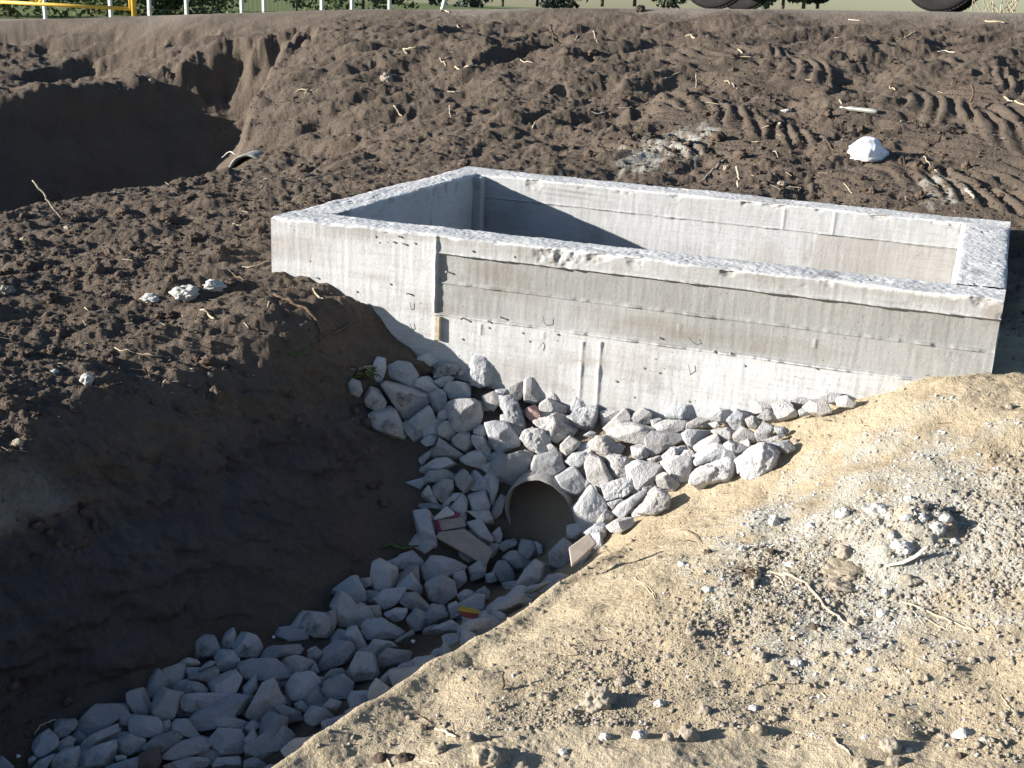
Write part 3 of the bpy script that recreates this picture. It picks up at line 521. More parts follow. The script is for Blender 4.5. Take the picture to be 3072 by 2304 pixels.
# ------------------------------------------------------------------ the broken stones in the ditch, one object each
VIEWS = dict(A=(720, 720, .2604), B=(1224, 720, .2929), C=(792, 1080, .2929), D=(360, 1224, .2622), E=(0, 1224, .2622))
ST = """A 655 215 720 185 860 95 905 120 915 200 870 250 710 340 650 250|A 360 205 425 215 430 330 400 410 365 405 315 340 330 260|A 450 260 540 230 650 270 700 350 660 440 580 430 470 380 445 330|A 820 380 870 290 960 240 1040 240 1050 290 1000 350 900 360 d|A 1030 310 1080 300 1130 310 1125 350 1040 355|A 820 390 960 350 1000 370 990 400 900 450|A 1125 220 1160 195 1220 235 1390 220 1430 290 1450 370 1420 420 1250 470 1140 430 1118 340 r
A 690 400 760 360 890 460 890 480 800 510 740 480 675 450|A 915 460 960 410 1030 400 1100 410 1140 470 1130 530 1050 550 960 545|A 805 515 880 475 920 480 940 570 910 640 860 660 825 590|A 390 430 430 395 500 460 640 450 790 520 800 570 610 735 560 690 480 570 d|A 120 420 160 380 220 400 240 480 210 530 140 500|A 250 545 310 450 400 500 440 570 420 630 380 650 270 600 d|A 300 690 340 645 440 650 490 615 560 720 595 860 580 880 490 825 410 830 330 770 d
A 610 740 790 610 860 740 850 785 710 810 640 780|A 940 590 1010 550 1150 545 1220 590 1240 680 1200 780 1100 825 1020 810 960 720|A 870 660 940 630 960 700 900 725 865 700|A 1230 520 1320 490 1380 500 1390 560 1330 640 1260 600|A 1350 470 1460 460 1465 490 1390 530 1340 500|A 1450 450 1560 400 1580 480 1540 560 1480 530|A 1580 390 1610 370 1690 400 1770 550 1700 590 1580 560 1570 480|A 1760 490 1830 480 1900 550 1930 585 1830 560 1770 550
A 1395 530 1430 515 1490 530 1570 650 1605 800 1560 820 1500 770 1400 640 r|A 1600 620 1640 600 1700 630 1740 690 1640 725 1590 670 p|A 1710 600 1780 545 1930 610 1935 650 1840 670 1720 650|A 1955 640 1990 530 2030 500 2110 560 2130 600 1990 670|A 2110 540 2150 520 2210 570 2180 610|A 1920 700 2080 620 2190 605 2190 690 2160 810 2050 790 r|A 1660 740 1720 700 1860 670 2010 790 1990 840 1850 900 1800 830 r|A 1550 880 1600 800 1700 790 1790 870 1800 990 1700 990 1600 930 r
A 1260 750 1370 725 1450 740 1545 870 1550 940 1370 1010 1310 930|A 865 780 920 725 960 730 1015 840 960 895 880 860|A 1160 800 1230 765 1285 785 1285 840 1240 865 1165 835|A 985 880 1040 830 1130 840 1155 930 1110 995 1010 940|A 1150 850 1240 860 1310 960 1300 1020 1200 970 1150 900|A 725 895 780 845 860 855 850 920 770 935|A 830 1010 880 870 960 920 1070 1000 1020 1040 900 1030|A 1050 1040 1150 980 1220 975 1275 1040 1260 1130 1170 1110 1080 1080
A 760 1100 850 1040 950 1030 1015 1085 940 1120 800 1125|A 740 1210 790 1140 930 1130 1010 1180 990 1220 820 1240 750 1240|A 1000 1200 1080 1130 1170 1230 1090 1330 1010 1260|A 820 1290 900 1210 990 1220 995 1290 920 1420 830 1340|A 730 1340 790 1260 830 1340 870 1400 800 1400|A 1310 1080 1340 1040 1560 975 1660 1040 1640 1130 1490 1260 1380 1200|A 1645 1100 1680 1020 1810 990 1870 1000 1930 1130 1860 1190 1800 1215 1680 1180|A 1770 930 1810 915 1860 960 1850 990 1790 980
A 1890 920 1960 850 2050 900 2030 950 1930 1030 1880 960|A 1920 1050 1990 1000 2100 985 2115 1050 2050 1115 1980 1100|A 1840 1190 2000 1100 2110 1240 2000 1355 1900 1340|A 1285 1250 1310 1185 1375 1200 1370 1290 1320 1440 1300 1400|A 1125 1360 1260 1315 1300 1430 1290 1470 1150 1470|A 1110 1480 1290 1480 1330 1560 1270 1580 1180 1530|A 1310 1500 1390 1340 1430 1360 1400 1480 1340 1550|A 970 1450 1060 1340 1110 1400 1110 1470 1070 1520|A 940 1400 990 1330 1060 1320 1040 1380|A 660 1480 780 1465 840 1640 700 1620
B 235 520 270 475 300 530 290 560|B 300 550 330 485 400 480 480 510 490 580 430 570 330 590|B 240 570 340 565 400 590 320 680 270 680|B 270 700 430 555 465 600 460 660 310 740|B 470 620 560 550 630 600 620 660 540 680 480 660|B 600 550 690 510 735 560 720 600 630 600|B 620 640 700 630 720 680 640 700|B 730 600 790 520 930 515 980 600 960 640 830 645 740 620|B 1000 560 1070 505 1150 540 1060 590|B 1150 500 1180 480 1220 490 1210 550 1170 540|B 1220 540 1250 485 1300 550 1270 570|B 1290 520 1340 520 1345 570 1300 560
B 1040 610 1120 555 1220 570 1170 670 1100 650|B 1180 650 1250 560 1320 600 1310 700 1230 715 r|B 1350 510 1460 500 1520 540 1470 590 1380 600|B 1400 620 1490 555 1560 650 1490 650|B 1500 470 1540 415 1640 430 1640 510 1520 530|B 1520 530 1600 490 1700 590 1690 620 1570 645|B 1640 490 1700 470 1820 490 1790 540 1680 540|B 1830 490 1930 440 2040 450 2000 510 1940 520|B 1740 545 1800 500 1910 500 1950 590 1880 610 1800 590|B 1990 500 2070 460 2140 510 2110 550 2000 540|B 1710 570 1740 550 1800 600 1720 610
B 1320 640 1380 610 1440 650 1390 710 1340 690|B 1390 740 1450 650 1530 690 1500 770 1410 800|B 320 740 400 680 500 670 650 700 640 780 580 820 440 800|B 660 670 720 640 890 650 860 720 750 750 670 720|B 890 660 960 625 1060 640 1060 690 880 710 d|B 580 780 630 720 840 750 850 790 720 860 620 905 590 850|B 850 740 900 710 1060 720 1000 800 930 850 870 800|B 1060 670 1110 655 1140 690 1090 700|B 1070 720 1180 700 1230 730 1230 790 1140 800 1120 740|B 1230 750 1300 690 1380 730 1390 810 1290 820 1240 790
B 935 850 1110 740 1130 790 960 890|B 150 800 290 745 430 830 400 880 330 930 240 900 170 850 r|B 470 840 580 835 620 900 530 945 490 920|B 590 930 690 900 700 935 640 960|B 320 930 400 900 470 930 480 1040 370 1080 330 1010 r|B 930 920 1110 820 1180 840 1190 900 1060 940 940 970|B 1160 820 1200 795 1340 840 1240 900 1190 880|B 1230 930 1440 810 1500 800 1560 870 1540 970 1400 1085 1280 1060 r|B 1440 790 1590 740 1610 755 1500 810|B 1510 810 1640 790 1690 850 1620 890 1560 850|B 1530 690 1610 700 1630 740 1560 745
B 905 1060 980 1000 1180 930 1245 960 1200 1110 950 1145 r|B 1250 970 1300 950 1305 1010 1260 1035|B 715 960 820 900 930 910 935 980 900 1100 820 1100 740 1020|B 700 910 780 840 880 830 930 890 800 910 720 940 r|B 455 1000 540 950 660 960 720 1000 680 1060 560 1160 490 1120|B 660 1060 720 1020 830 1110 790 1170 680 1150|B 260 1120 400 1080 480 1055 500 1120 440 1200 300 1240 r|B 340 1320 430 1230 600 1135 620 1180 500 1300 400 1360|B 535 1320 650 1130 720 1150 770 1230 760 1300 650 1355 r|B 300 1250 400 1220 430 1240 340 1300
B 290 1420 380 1370 510 1375 470 1430 380 1470 320 1460|B 140 950 170 900 250 920 340 1050 360 1080 250 1180 150 1080|B 40 1290 180 1120 300 1260 280 1340 110 1490 120 1420|B 230 1370 290 1300 350 1340 320 1400 240 1400|B 0 1420 100 1395 110 1480 60 1520 0 1510|B 130 1470 220 1410 290 1420 290 1480 230 1560 200 1500|B 240 1600 360 1470 430 1530 350 1600 280 1640|B 130 750 170 725 220 735 200 770
C 340 90 440 70 520 310 510 350 410 340 390 210|C 740 170 840 140 860 200 930 290 910 330 850 310 770 220|C 920 250 980 200 1000 260 990 310 930 300|C 960 340 1050 290 1110 300 1100 340 1010 380|C 1120 370 1160 290 1250 310 1270 370 1210 440 1130 410|C 1240 300 1290 330 1300 390 1270 400|C 1010 430 1060 380 1130 380 1210 460 1190 510 1090 510|C 925 540 960 460 1030 450 1090 550 1080 610 1000 615|C 1080 630 1240 480 1290 500 1280 600 1150 650|C 1340 400 1450 280 1520 330 1520 400 1420 520 1350 490
C 400 510 470 430 600 425 740 490 690 530 560 560 480 610 420 590|C 430 620 560 560 640 600 655 700 560 770 460 740|C 640 540 720 520 740 600 670 660 640 600|C 40 460 80 445 210 510 190 640 60 700 35 640|C 215 620 350 480 380 490 390 600 340 640|C 220 640 330 540 410 650 400 700 300 680|C 50 740 120 670 280 640 280 680 210 780 130 825|C 235 750 290 690 350 690 400 740 470 790 420 850 300 800|C 120 840 200 810 300 830 270 880 210 900|C 0 780 90 780 110 860 20 870|C 300 890 360 830 440 870 420 960 350 970|C 430 860 480 790 590 820 590 880 440 940
C 400 990 440 940 520 920 510 1000|C 510 950 620 890 690 930 690 970 560 970|C 560 980 640 960 740 1090 640 1140|C 660 700 740 660 800 690 790 780 700 760|C 600 780 660 750 700 800 690 850 620 880|C 800 680 870 640 910 680 900 730 820 740|C 930 780 1110 690 1140 760 1000 830 920 850|C 700 930 760 890 910 890 860 960 720 990|C 840 860 870 820 920 880 860 890|C 950 870 1090 790 1110 810 1000 880|C 1150 680 1300 610 1370 600 1220 690|C 750 500 830 450 880 500 870 560 770 600|C 870 550 940 540 960 600 890 610
C 200 1040 330 960 350 990 240 1060|C 20 1090 60 1030 190 1050 220 1080 70 1180|C 70 1180 150 1100 300 1110 300 1200 90 1240|C 345 1060 370 1010 560 1010 600 1100 590 1170 450 1250 360 1150|C 140 1330 310 1170 380 1290 300 1400 160 1440|C 330 1180 400 1180 430 1250 400 1290|C 80 1350 190 1240 220 1240 120 1360
D 230 620 290 575 380 570 440 690 400 740 260 760 225 680 d|D 445 650 480 560 550 510 570 570 550 670 490 705 d|D 545 670 640 545 740 580 790 660 750 750 600 760 d|D 410 790 450 720 540 705 600 770 540 850 450 870|D 780 715 850 660 1100 645 1130 680 1100 720 920 770 810 760|D 590 830 640 775 900 775 1000 870 1010 930 870 960 720 930 620 920|D 970 760 1080 735 1215 790 1160 860 1030 900|D 1155 690 1230 660 1240 690 1170 710|D 1160 740 1230 680 1290 710 1240 780 1190 770|D 1115 470 1180 380 1320 390 1370 440 1330 580 1220 580 1130 520 d
D 1330 370 1390 360 1400 460 1360 570 1330 560|D 1365 200 1540 75 1600 130 1645 300 1600 340 1500 250|D 1350 330 1430 210 1500 250 1600 370 1600 450 1440 530 1390 440|D 1570 520 1650 440 1770 430 1950 530 1900 590 1770 610 1650 590|D 1255 800 1300 710 1430 615 1500 620 1550 690 1480 790 1280 860|D 1460 620 1480 520 1560 510 1580 570 1660 670 1600 700|D 1490 870 1560 710 1690 720 1740 880 1720 940 1540 960|D 1300 900 1350 850 1440 840 1480 880 1470 900 1330 970|D 1290 1030 1310 970 1440 900 1540 970 1500 1080 1340 1090|D 985 980 1040 895 1200 910 1260 960 1240 1030 1090 1120 1010 1120
D 1500 1080 1540 1000 1700 970 1790 1000 1785 1110 1700 1180 1560 1170|D 120 1120 180 1060 400 1040 510 1060 500 1130 220 1215 140 1190|D 375 970 560 865 610 920 540 1080 440 1070 380 1030|D 130 1030 180 945 270 960 340 1020 280 1060 160 1070|D 190 1270 260 1200 630 1060 690 1070 600 1210 440 1320 260 1350|D 630 1000 720 920 730 990 690 1070 640 1060|D 660 1230 780 980 870 950 980 1130 960 1160 800 1310|D 400 1260 510 1240 640 1270 620 1370 500 1330 410 1320|D 340 1430 420 1340 600 1350 680 1490 600 1550 460 1560 380 1490|D 640 1430 710 1330 760 1440 750 1530 680 1480
D 640 1330 700 1270 780 1310 680 1370|D 770 1500 800 1330 880 1220 990 1250 980 1310 860 1420 840 1570|D 860 1430 1000 1300 1190 1280 1250 1370 1240 1470 1000 1600 900 1600|D 900 1610 1090 1490 1120 1500 1000 1620|D 1060 1130 1110 1105 1160 1160 1140 1210 1080 1180|D 900 1170 970 1150 1100 1200 1140 1270 1000 1290|D 1150 1230 1200 1150 1300 1170 1370 1240 1250 1310 1160 1290|D 1280 1160 1350 1090 1440 1110 1400 1180|D 1400 1240 1470 1130 1540 1140 1570 1200 1400 1280|D 1400 1330 1500 1260 1670 1210 1600 1290 1420 1370|D 1230 1350 1350 1310 1390 1360 1280 1420
D 1590 100 1680 90 1690 150 1620 180|D 1180 860 1220 800 1260 870 1200 900|D 1640 330 1740 330 1770 410 1680 430 1620 390|D 380 1590 600 1570 620 1650 390 1655|D 640 1600 720 1570 830 1640 800 1675 640 1670
E 620 1340 680 1240 770 1140 960 1140 1030 1200 900 1310 740 1400 660 1380|E 1040 1060 1090 1020 1150 1015 1240 1200 1220 1240 1110 1240 1060 1170|E 1260 1150 1330 1010 1490 1050 1480 1130 1420 1250 1330 1260 1270 1210|E 1060 1280 1110 1240 1270 1240 1330 1290 1350 1370 1270 1410 1120 1420 1070 1340|E 450 1320 490 1270 620 1260 630 1300 560 1390 490 1410|E 275 1500 310 1400 380 1340 470 1420 470 1500 390 1560 310 1580|E 480 1450 560 1400 620 1420 600 1480 490 1520|E 645 1560 680 1460 850 1340 980 1290 990 1340 900 1410 760 1480 670 1590
E 720 1560 750 1500 940 1430 950 1500 880 1640 720 1650|E 440 1590 530 1510 640 1490 650 1560 640 1650 480 1655|E 270 1655 330 1590 440 1540 400 1620 380 1665|E 0 1560 60 1600 110 1655 0 1690|E 960 1450 1050 1400 1190 1430 1190 1510 1050 1560 980 1510|E 1170 1500 1230 1440 1440 1380 1480 1420 1350 1540 1200 1520|E 1420 1300 1450 1260 1540 1260 1650 1390 1600 1430 1430 1370|E 1330 1580 1440 1480 1620 1425 1740 1450 1700 1520 1450 1590|E 1140 1560 1280 1490 1330 1580 1300 1665 1150 1665 b|E 920 1660 1060 1590 1150 1560 1140 1680
E 1430 1610 1600 1570 1730 1590 1720 1650 1450 1665|E 980 1200 1040 1190 1100 1250 1060 1320 980 1310|E 950 1560 1040 1560 1040 1590 960 1600|E 230 1590 270 1560 300 1590 250 1630|E 1345 1645 1400 1625 1470 1660 1400 1700 p|E 1560 920 1760 840 1800 870 1750 980 1680 960|E 1430 830 1540 750 1620 770 1640 800 1540 820 d|E 1640 860 1730 780 1780 790 1720 840|E 1340 1280 1400 1260 1420 1370 1350 1370"""
def hull2(p):
    p = sorted(map(tuple, p)); 
    def half(q):
        h = []
        for c in q:
            while len(h) > 1 and (h[-1][0]-h[-2][0])*(c[1]-h[-2][1])-(h[-1][1]-h[-2][1])*(c[0]-h[-2][0]) <= 0: h.pop()
            h.append(c)
        return h[:-1]
    return np.array(half(p)+half(p[::-1]))
def rock(poly, depth, rng, rough=.03, sub=4, p=20, grow=1.04):
    """angular broken stone: planes from a 2d outline (metres, ccw) and random facets front and back"""
    h = hull2(poly); h = h-h.mean(0); h = h*grow; n = []; d = []
    for i in range(len(h)):
        a, b = h[i], h[(i+1) % len(h)]; e = b-a; L = np.hypot(*e)
        if L < 1e-5: continue
        m = np.array([e[1], -e[0]])/L; ph = rng.uniform(-.25, .5); dd = m@a
        if dd < 1e-4: continue
        n.append([m[0]*math.cos(ph), m[1]*math.cos(ph), math.sin(ph)]); d.append(dd*math.cos(ph)*rng.uniform(.98, 1.05))
    k = rng.integers(3, 6); t0 = rng.uniform(0, 6.28)
    for i in range(k):
        th = t0+i*6.28/k+rng.uniform(-.5, .5); ti = rng.uniform(.12, .62); n.append([math.sin(ti)*math.cos(th), math.sin(ti)*math.sin(th), math.cos(ti)]); d.append(depth*rng.uniform(.62, 1.0))
    for i in range(3):
        th = rng.uniform(0, 6.28); ti = rng.uniform(.2, .7); n.append([math.sin(ti)*math.cos(th), math.sin(ti)*math.sin(th), -math.cos(ti)]); d.append(depth*rng.uniform(.7, 1.0))
    n = np.array(n); d = np.array(d); v, f = ICO[sub]
    # spread the rays over the flattened body, so that no face is starved
    sc = np.array([np.ptp(h[:, 0]), np.ptp(h[:, 1]), depth*1.7]); sc /= sc.max(); w = v*sc; w /= np.linalg.norm(w, axis=1)[:, None]
    q = np.maximum(w@n.T, 0)/d; r = (q**p).sum(1)**(-1.0/p); V = w*r[:, None]; s0 = rng.uniform(0, 99, 3); sz = max(np.ptp(h[:, 0]), np.ptp(h[:, 1]))
    V = V+w*(sz*rough*(vn3(V/sz*3.2+s0, 3)+.7*vn3(V/sz*8+s0, 4)-.8*np.abs(vn3(V/sz*13+s0, 6))+.45*vn3(V/sz*21+s0, 5)))[:, None]
    return V, f
ORD = 'first second third fourth fifth sixth seventh eighth ninth tenth eleventh twelfth thirteenth fourteenth fifteenth sixteenth seventeenth eighteenth nineteenth twentieth'.split()+[str(i)+'th' for i in range(21, 60)]
def region(u, v):
    if u > 1240 and v < 1175 and not (v > 1020 and u < 1300):
        return ('the sunlit row touching the wall' if v < 893 else 'the second sunlit row below the wall' if v < 935 else 'the middle sunlit heap row' if v < 975 else 'the sunlit row by the sand' if v < 1020 else 'the lit fringe right of the pipe')
    if v < 850: return 'the group under the wall seam'
    for lim, s in ((905, 'the upper shaded slope row'), (955, 'the middle shaded slope row'), (1000, 'the row well above the pipe'), (1050, 'the row level with the pipe top')):
        if v < lim: return s
    if v < 1165: return 'the patch left of the pipe mouth' if u < 1160 else 'the patch right of the pipe mouth'
    for lim, s in ((1215, 'the row below the pipe mouth'), (1262, 'the ditch bed row beneath the tile'), (1300, 'the ditch bed row above the wrapper'), (1345, 'the ditch bed row by the wrapper'), (1395, 'the ditch bed row below the wrapper'), (1440, 'the upper middle ditch bed row'), (1490, 'the lower middle ditch bed row'), (1540, 'the third-lowest ditch row'), (1590, 'the second-lowest ditch row'), (1700, 'the bottom ditch row')):
        if v < lim: return s
stones = []                                   # (u, v, object, descriptor)
def camframe(P):
    f = CAM-P; f = f/np.linalg.norm(f); r = RC[:, 0]-f*(RC[:, 0]@f); r /= np.linalg.norm(r); return np.stack([r, np.cross(f, r), f], 1)
def descr(w, h, flag):
    a = max(w, h)/min(w, h); s = 'large' if w*h > .0105 else 'small' if w*h < .0030 else 'medium'
    k = 'flat' if a > 2.1 else 'elongated' if a > 1.6 else 'angular' if flag != 'r' else 'rough'
    return f'{s} {k}'
rng = np.random.default_rng(5)
ents = []
for e in ST.replace('\n', '|').split('|'):
    q = e.split(); fl = q.pop() if q[-1].isalpha() else ''; ox, oy, k = VIEWS[q[0]]; c = np.array(q[1:], float).reshape(-1, 2)*k+np.array([ox, oy]); ents.append((c, fl))
cent = np.array([hull2(c).mean(0) for c, f in ents]); PH = hit(cent[:, 0], cent[:, 1], lift=.03)
def put_stone(P, poly, fl, u, v, small=False):
    h = hull2(poly); w, hh = np.ptp(h[:, 0]), np.ptp(h[:, 1]); dp = .36*min(w, hh)+.10*max(w, hh)
    V, f = rock(poly, dp, rng, .045 if fl == 'r' else .011, 3 if max(w, hh) < .07 else 4, 24 if fl == 'r' else 55)
    F = camframe(P); o = mesh('stone', V@F.T, f, M['stone'], True, None, None, P)
    g = rng.choice([rng.uniform(.34, .44), rng.uniform(.42, .56), rng.uniform(.44, .54)]); t = rng.uniform(-.02, .02); c = (g+t, g, g-t*1.2+.008)
    if fl == 'p': c = (.46, .31, .27)
    if fl == 'b': c = (.19, .15, .13)
    o.color = (*c, .9 if fl == 'd' else rng.choice([0, .2, .35, .6])); stones.append((u, v, o, descr(w, hh, fl), fl, small)); return o
for (c, fl), ct, P in zip(ents, cent, PH):
    if P[1] < -.55 and polydist(P[:1], P[1:2], RIDGE)[0] > -.06: continue
    dist = (P-CAM)@(-RC[:, 2]); pm = (hull2(c)-ct)*np.array([1, -1])*(3072/2212/FPX*dist)
    mn = min(np.ptp(pm[:, 0]), np.ptp(pm[:, 1])); P = P+(CAM-P)/np.linalg.norm(CAM-P)*mn*.05
    put_stone(P, pm, fl, ct[0], ct[1])
# smaller stones that show through the gaps
OUTL = [(770, 800), (960, 770), (1240, 868), (1450, 890), (1840, 868), (1700, 960), (1460, 1060), (1330, 1160), (1240, 1240), (960, 1420), (620, 1650), (60, 1658), (110, 1590), (300, 1510), (430, 1410), (650, 1350), (800, 1240), (920, 1150), (890, 1000), (880, 910)]
nf = 0; tries = 0
used = [(a, b) for a, b in cent]
while nf < 84 and tries < 6000:
    tries += 1; u = rng.uniform(60, 1840); v = rng.uniform(770, 1655)
    if not inpoly(np.array([u]), np.array([v]), OUTL)[0] or np.hypot(u-1161, v-1112) < 105: continue
    if min((a-u)**2+(b-v)**2 for a, b in used) < (17+.006*v)**2: continue
    used.append((u, v)); P = hit([u], [v], lift=.004)[0]
    if P[1] < -.5 and polydist(P[:1], P[1:2], RIDGE)[0] > -.10: continue
    s = rng.uniform(.030, .055); a = np.sort(rng.uniform(0, 6.28, 7)); pm = np.stack([np.cos(a)*s*rng.uniform(.8, 1.2), np.sin(a)*s*rng.uniform(.55, 1)], 1)
    if (h := hull2(pm)).shape[0] < 4: continue
    put_stone(P, pm, '', u, v, True); nf += 1
# stones packed along the inner foot of the sandy shoulder
def proj(P): d = (P-CAM)@RC; return (1536+FPX*d[0]/-d[2])*2212/3072, (1152-FPX*d[1]/-d[2])*2212/3072
RP = np.array(RIDGE[2:6])
for k_ in range(34):
    t = .02+(k_//2+rng.uniform(-.2, .2))/17*2.85; i_ = min(int(max(t, 0)), 2); q = RP[i_]+(RP[i_+1]-RP[i_])*(max(t, 0)-i_); X, Y = q[0]-(.12 if k_ % 2 else .19)+rng.uniform(-.015, .015), q[1]+.02
    P = np.array([X, Y, float(lookup(GZ, np.array([X]), np.array([Y]))[0])-.022]); u, v = proj(P); s = rng.uniform(.045, .062); a = np.sort(rng.uniform(0, 6.28, 8)); pm = np.stack([np.cos(a)*s*rng.uniform(.8, 1.2), np.sin(a)*s*rng.uniform(.6, 1)], 1)
    if v > 1690 or len(hull2(pm)) < 4: continue
    put_stone(P, pm, '', u, v)
groups = {}
for s in stones: groups.setdefault((region(s[0], s[1]), s[5]), []).append(s)
for (rg, small), L in groups.items():
    L.sort(key=lambda s: s[0])
    for i, s in enumerate(L):
        lit = 'grey'
        if s[4] == 'p': lit = 'reddish'
        elif s[4] == 'b': lit = 'brown'
        elif s[4] == 'd': lit = 'dirty'
        d = ('half buried' if small else s[3]).split()
        lab = f"{' '.join(d)} {lit} {'small stone' if small else 'stone'}, {ORD[i]} from left in {rg}"
        tag(s[2], lab, 'stone', 'broken stones filling the ditch')
# ------------------------------------------------------------------ clods, crumbs, twigs and litter
ZV = dict(a=(0, 144, 1/3), b=(0, 0, 1/3), c=(737.3, 0, 1/3), d=(1474.6, 0, 1/3), e=(576, 324, 1/3), f=(1474.6, 216, 1/3), g=(0, 648, 1/3), h=(1224, 1080, .2278), i=(1584, 1008, .2838), j=(720, 1260, .358), k=(1440, 1260, .349), m=(720, 720, .2604), n=(792, 1080, .2929), o=(360, 1224, .2622), p=(0, 1224, .2622))
def zv(k, pts):
    ox, oy, s = ZV[k]; q = np.array(pts, float).reshape(-1, 2); return q*s+np.array([ox, oy]), s
def px(P): return 3072/2212/FPX*((P-CAM)@(-RC[:, 2]))
r5 = np.random.default_rng(77)
# (view, x, y, width, height, material, colour word)
CL = [l.split() for l in """a 635 1300 100 90 clod brown|a 405 1320 90 60 clod dark|a 310 1300 60 50 clod dark|a 490 1305 60 50 clod dark|a 500 1340 80 50 clod dark|a 580 1360 50 40 clod dark|a 780 1340 70 50 clod dark|a 935 1200 90 60 clod dark|a 1430 1195 110 90 clod dark|a 1270 1095 100 50 clod dark|a 1690 1070 70 70 clod brown|a 800 940 90 70 clod dark|a 1215 850 130 60 clod dark|a 320 835 120 80 clod brown|a 1100 980 120 60 clod dark|a 450 1040 60 50 sandclod sandy|a 155 1115 50 30 sandclod sandy|a 190 1275 60 40 clod dark|a 1210 1450 175 95 pale white|a 1390 1410 140 80 pale white|a 990 1490 140 60 pale white|a 1960 660 110 80 clod dark|a 1100 1600 60 50 clod dark|a 1490 1390 90 40 clod dark|a 50 1440 110 60 greyclod grey
g 75 670 165 110 clod brown|g 565 500 90 90 pale white|g 215 645 80 60 clod dark|g 1410 620 130 140 clod dark|g 1525 675 60 50 clod dark|g 350 460 60 30 pale white|g 1360 480 40 40 sandclod sandy|g 690 630 70 60 clod brown|g 120 920 80 60 sandclod sandy|g 190 340 80 50 clod dark|g 160 830 80 60 clod brown|g 30 560 110 60 clod brown|g 1100 95 90 50 clod dark
h 1970 190 120 130 pale white|h 1670 460 80 70 pale white|h 1940 490 90 80 clod brown|h 1350 840 130 90 pale white|h 1180 1240 130 130 greyclod grey|h 870 540 80 60 sandclod sandy|h 1100 600 90 60 pale white|h 1340 490 80 80 clod dark|h 1560 1350 90 90 greyclod grey|h 1830 1170 90 80 greyclod grey|h 970 1480 110 70 greyclod grey|h 1040 1560 70 70 greyclod grey
i 840 350 130 100 pale white|i 1115 315 230 95 pale white|i 1340 240 80 60 pale white|i 845 640 130 120 greyclod grey|i 1290 600 180 120 pale white|i 1560 460 120 100 pale white|i 1620 385 90 60 pale white|i 1680 565 95 60 pale white|i 860 775 350 95 sandclod sandy|i 1340 855 150 70 greyclod grey|i 1160 950 80 70 pale white|i 1245 990 90 80 greyclod grey|i 520 325 60 40 greyclod grey|i 1330 390 110 80 pale white|i 840 900 250 90 greyclod grey|i 920 1170 100 80 greyclod grey|i 1140 1110 90 80 pale white|i 900 1390 70 60 greyclod grey|i 660 1420 70 70 greyclod grey|i 590 450 80 60 pale white|i 970 420 80 60 pale white|i 1440 380 90 80 pale white|i 1210 520 70 50 pale white|i 450 740 100 40 pale white|i 630 1220 100 80 clod brown|i 190 1430 100 90 greyclod grey|i 1190 370 60 50 pale white|i 1470 620 60 50 greyclod grey
j 1600 690 220 190 greyclod grey|j 950 1040 265 165 sandclod sandy|j 640 985 110 100 sandclod brown|j 2150 900 130 140 greyclod grey|j 2020 930 80 70 greyclod grey|j 1970 720 70 60 pale white|j 1640 920 80 60 pale white|j 1850 910 90 60 pale white|j 1390 1010 60 50 pale white|j 930 925 60 65 greyclod brown|j 1290 680 100 50 sandclod sandy|j 830 930 110 80 sandclod brown|j 290 1050 100 60 clod dark|j 440 1050 110 50 clod dark|j 550 870 50 50 clod dark|j 1740 590 90 60 greyclod grey|j 1860 600 70 50 greyclod grey
k 570 895 110 85 sandclod sandy|k 1840 930 140 75 pale white|k 640 575 75 50 sandclod sandy|k 1970 465 80 50 greyclod grey|k 1890 475 60 50 greyclod grey|k 1965 965 45 30 pale white|k 800 490 90 50 pale white|k 1270 530 60 35 pale white|k 1230 430 70 50 sandclod sandy|k 1140 420 60 60 pale white|k 1230 950 50 40 pale white|k 1500 1030 45 35 pale white|k 910 935 45 35 pale white|k 540 770 70 50 pale white|k 1220 1110 120 80 sandclod sandy|k 1380 990 130 110 greyclod grey|k 1420 1100 110 80 greyclod grey|k 340 620 90 60 greyclod grey|k 590 450 100 90 greyclod grey|k 240 780 90 80 greyclod grey|k 660 830 70 50 sandclod sandy|k 790 1010 60 40 greyclod grey|k 1820 1060 60 50 clod dark
d 1080 1000 90 40 clod dark|c 1930 60 70 70 clod brown|b 985 525 50 40 sandclod sandy|b 1100 490 50 60 clod brown|f 640 540 60 45 sandclod sandy|f 280 440 40 60 sandclod sandy|f 500 470 45 40 clod dark|f 1420 400 50 90 clod brown|d 670 715 60 20 pale white|d 630 800 20 20 pale white|c 300 500 90 60 greyclod grey""".replace('\n', '|').split('|')]
def lump(name, P, w, h, mat, flat=.8, sub=3, ro=.27):
    v, f = ICO[sub]; s0 = r5.uniform(0, 99, 3); q = v*(1+ro*vn3(v*1.7+s0, 1)+ro*.6*vn3(v*4+s0, 2)+ro*.35*vn3(v*9+s0, 3))[:, None]
    q = q*np.array([w/2, w/2*r5.uniform(.7, 1), h/2*flat*1.15]); a = r5.uniform(0, 6.28); R = np.array(Matrix.Rotation(YAW, 3, 'Z')) @ np.array(Matrix.Rotation(r5.uniform(-.25, .25), 3, 'Y'))
    return mesh(name, q@R.T, f, mat, True, None, None, P)
cl = []
for k, X, Y, w, h, mt, cw in CL:
    c, s = zv(k, (float(X), float(Y))); u, v = c[0]; w, h = float(w)*s, float(h)*s; P = hit([u], [v+h*.22])[0]; q = px(P); W_, H_ = w*q, h*q
    P[2] = P[2]+H_*.02; o = lump('soil_clod' if mt != 'pale' else 'cement_lump', P, W_, H_, M[mt], .95, 4 if W_ > .05 else 3); cl.append((u, v, o, W_, cw, mt))
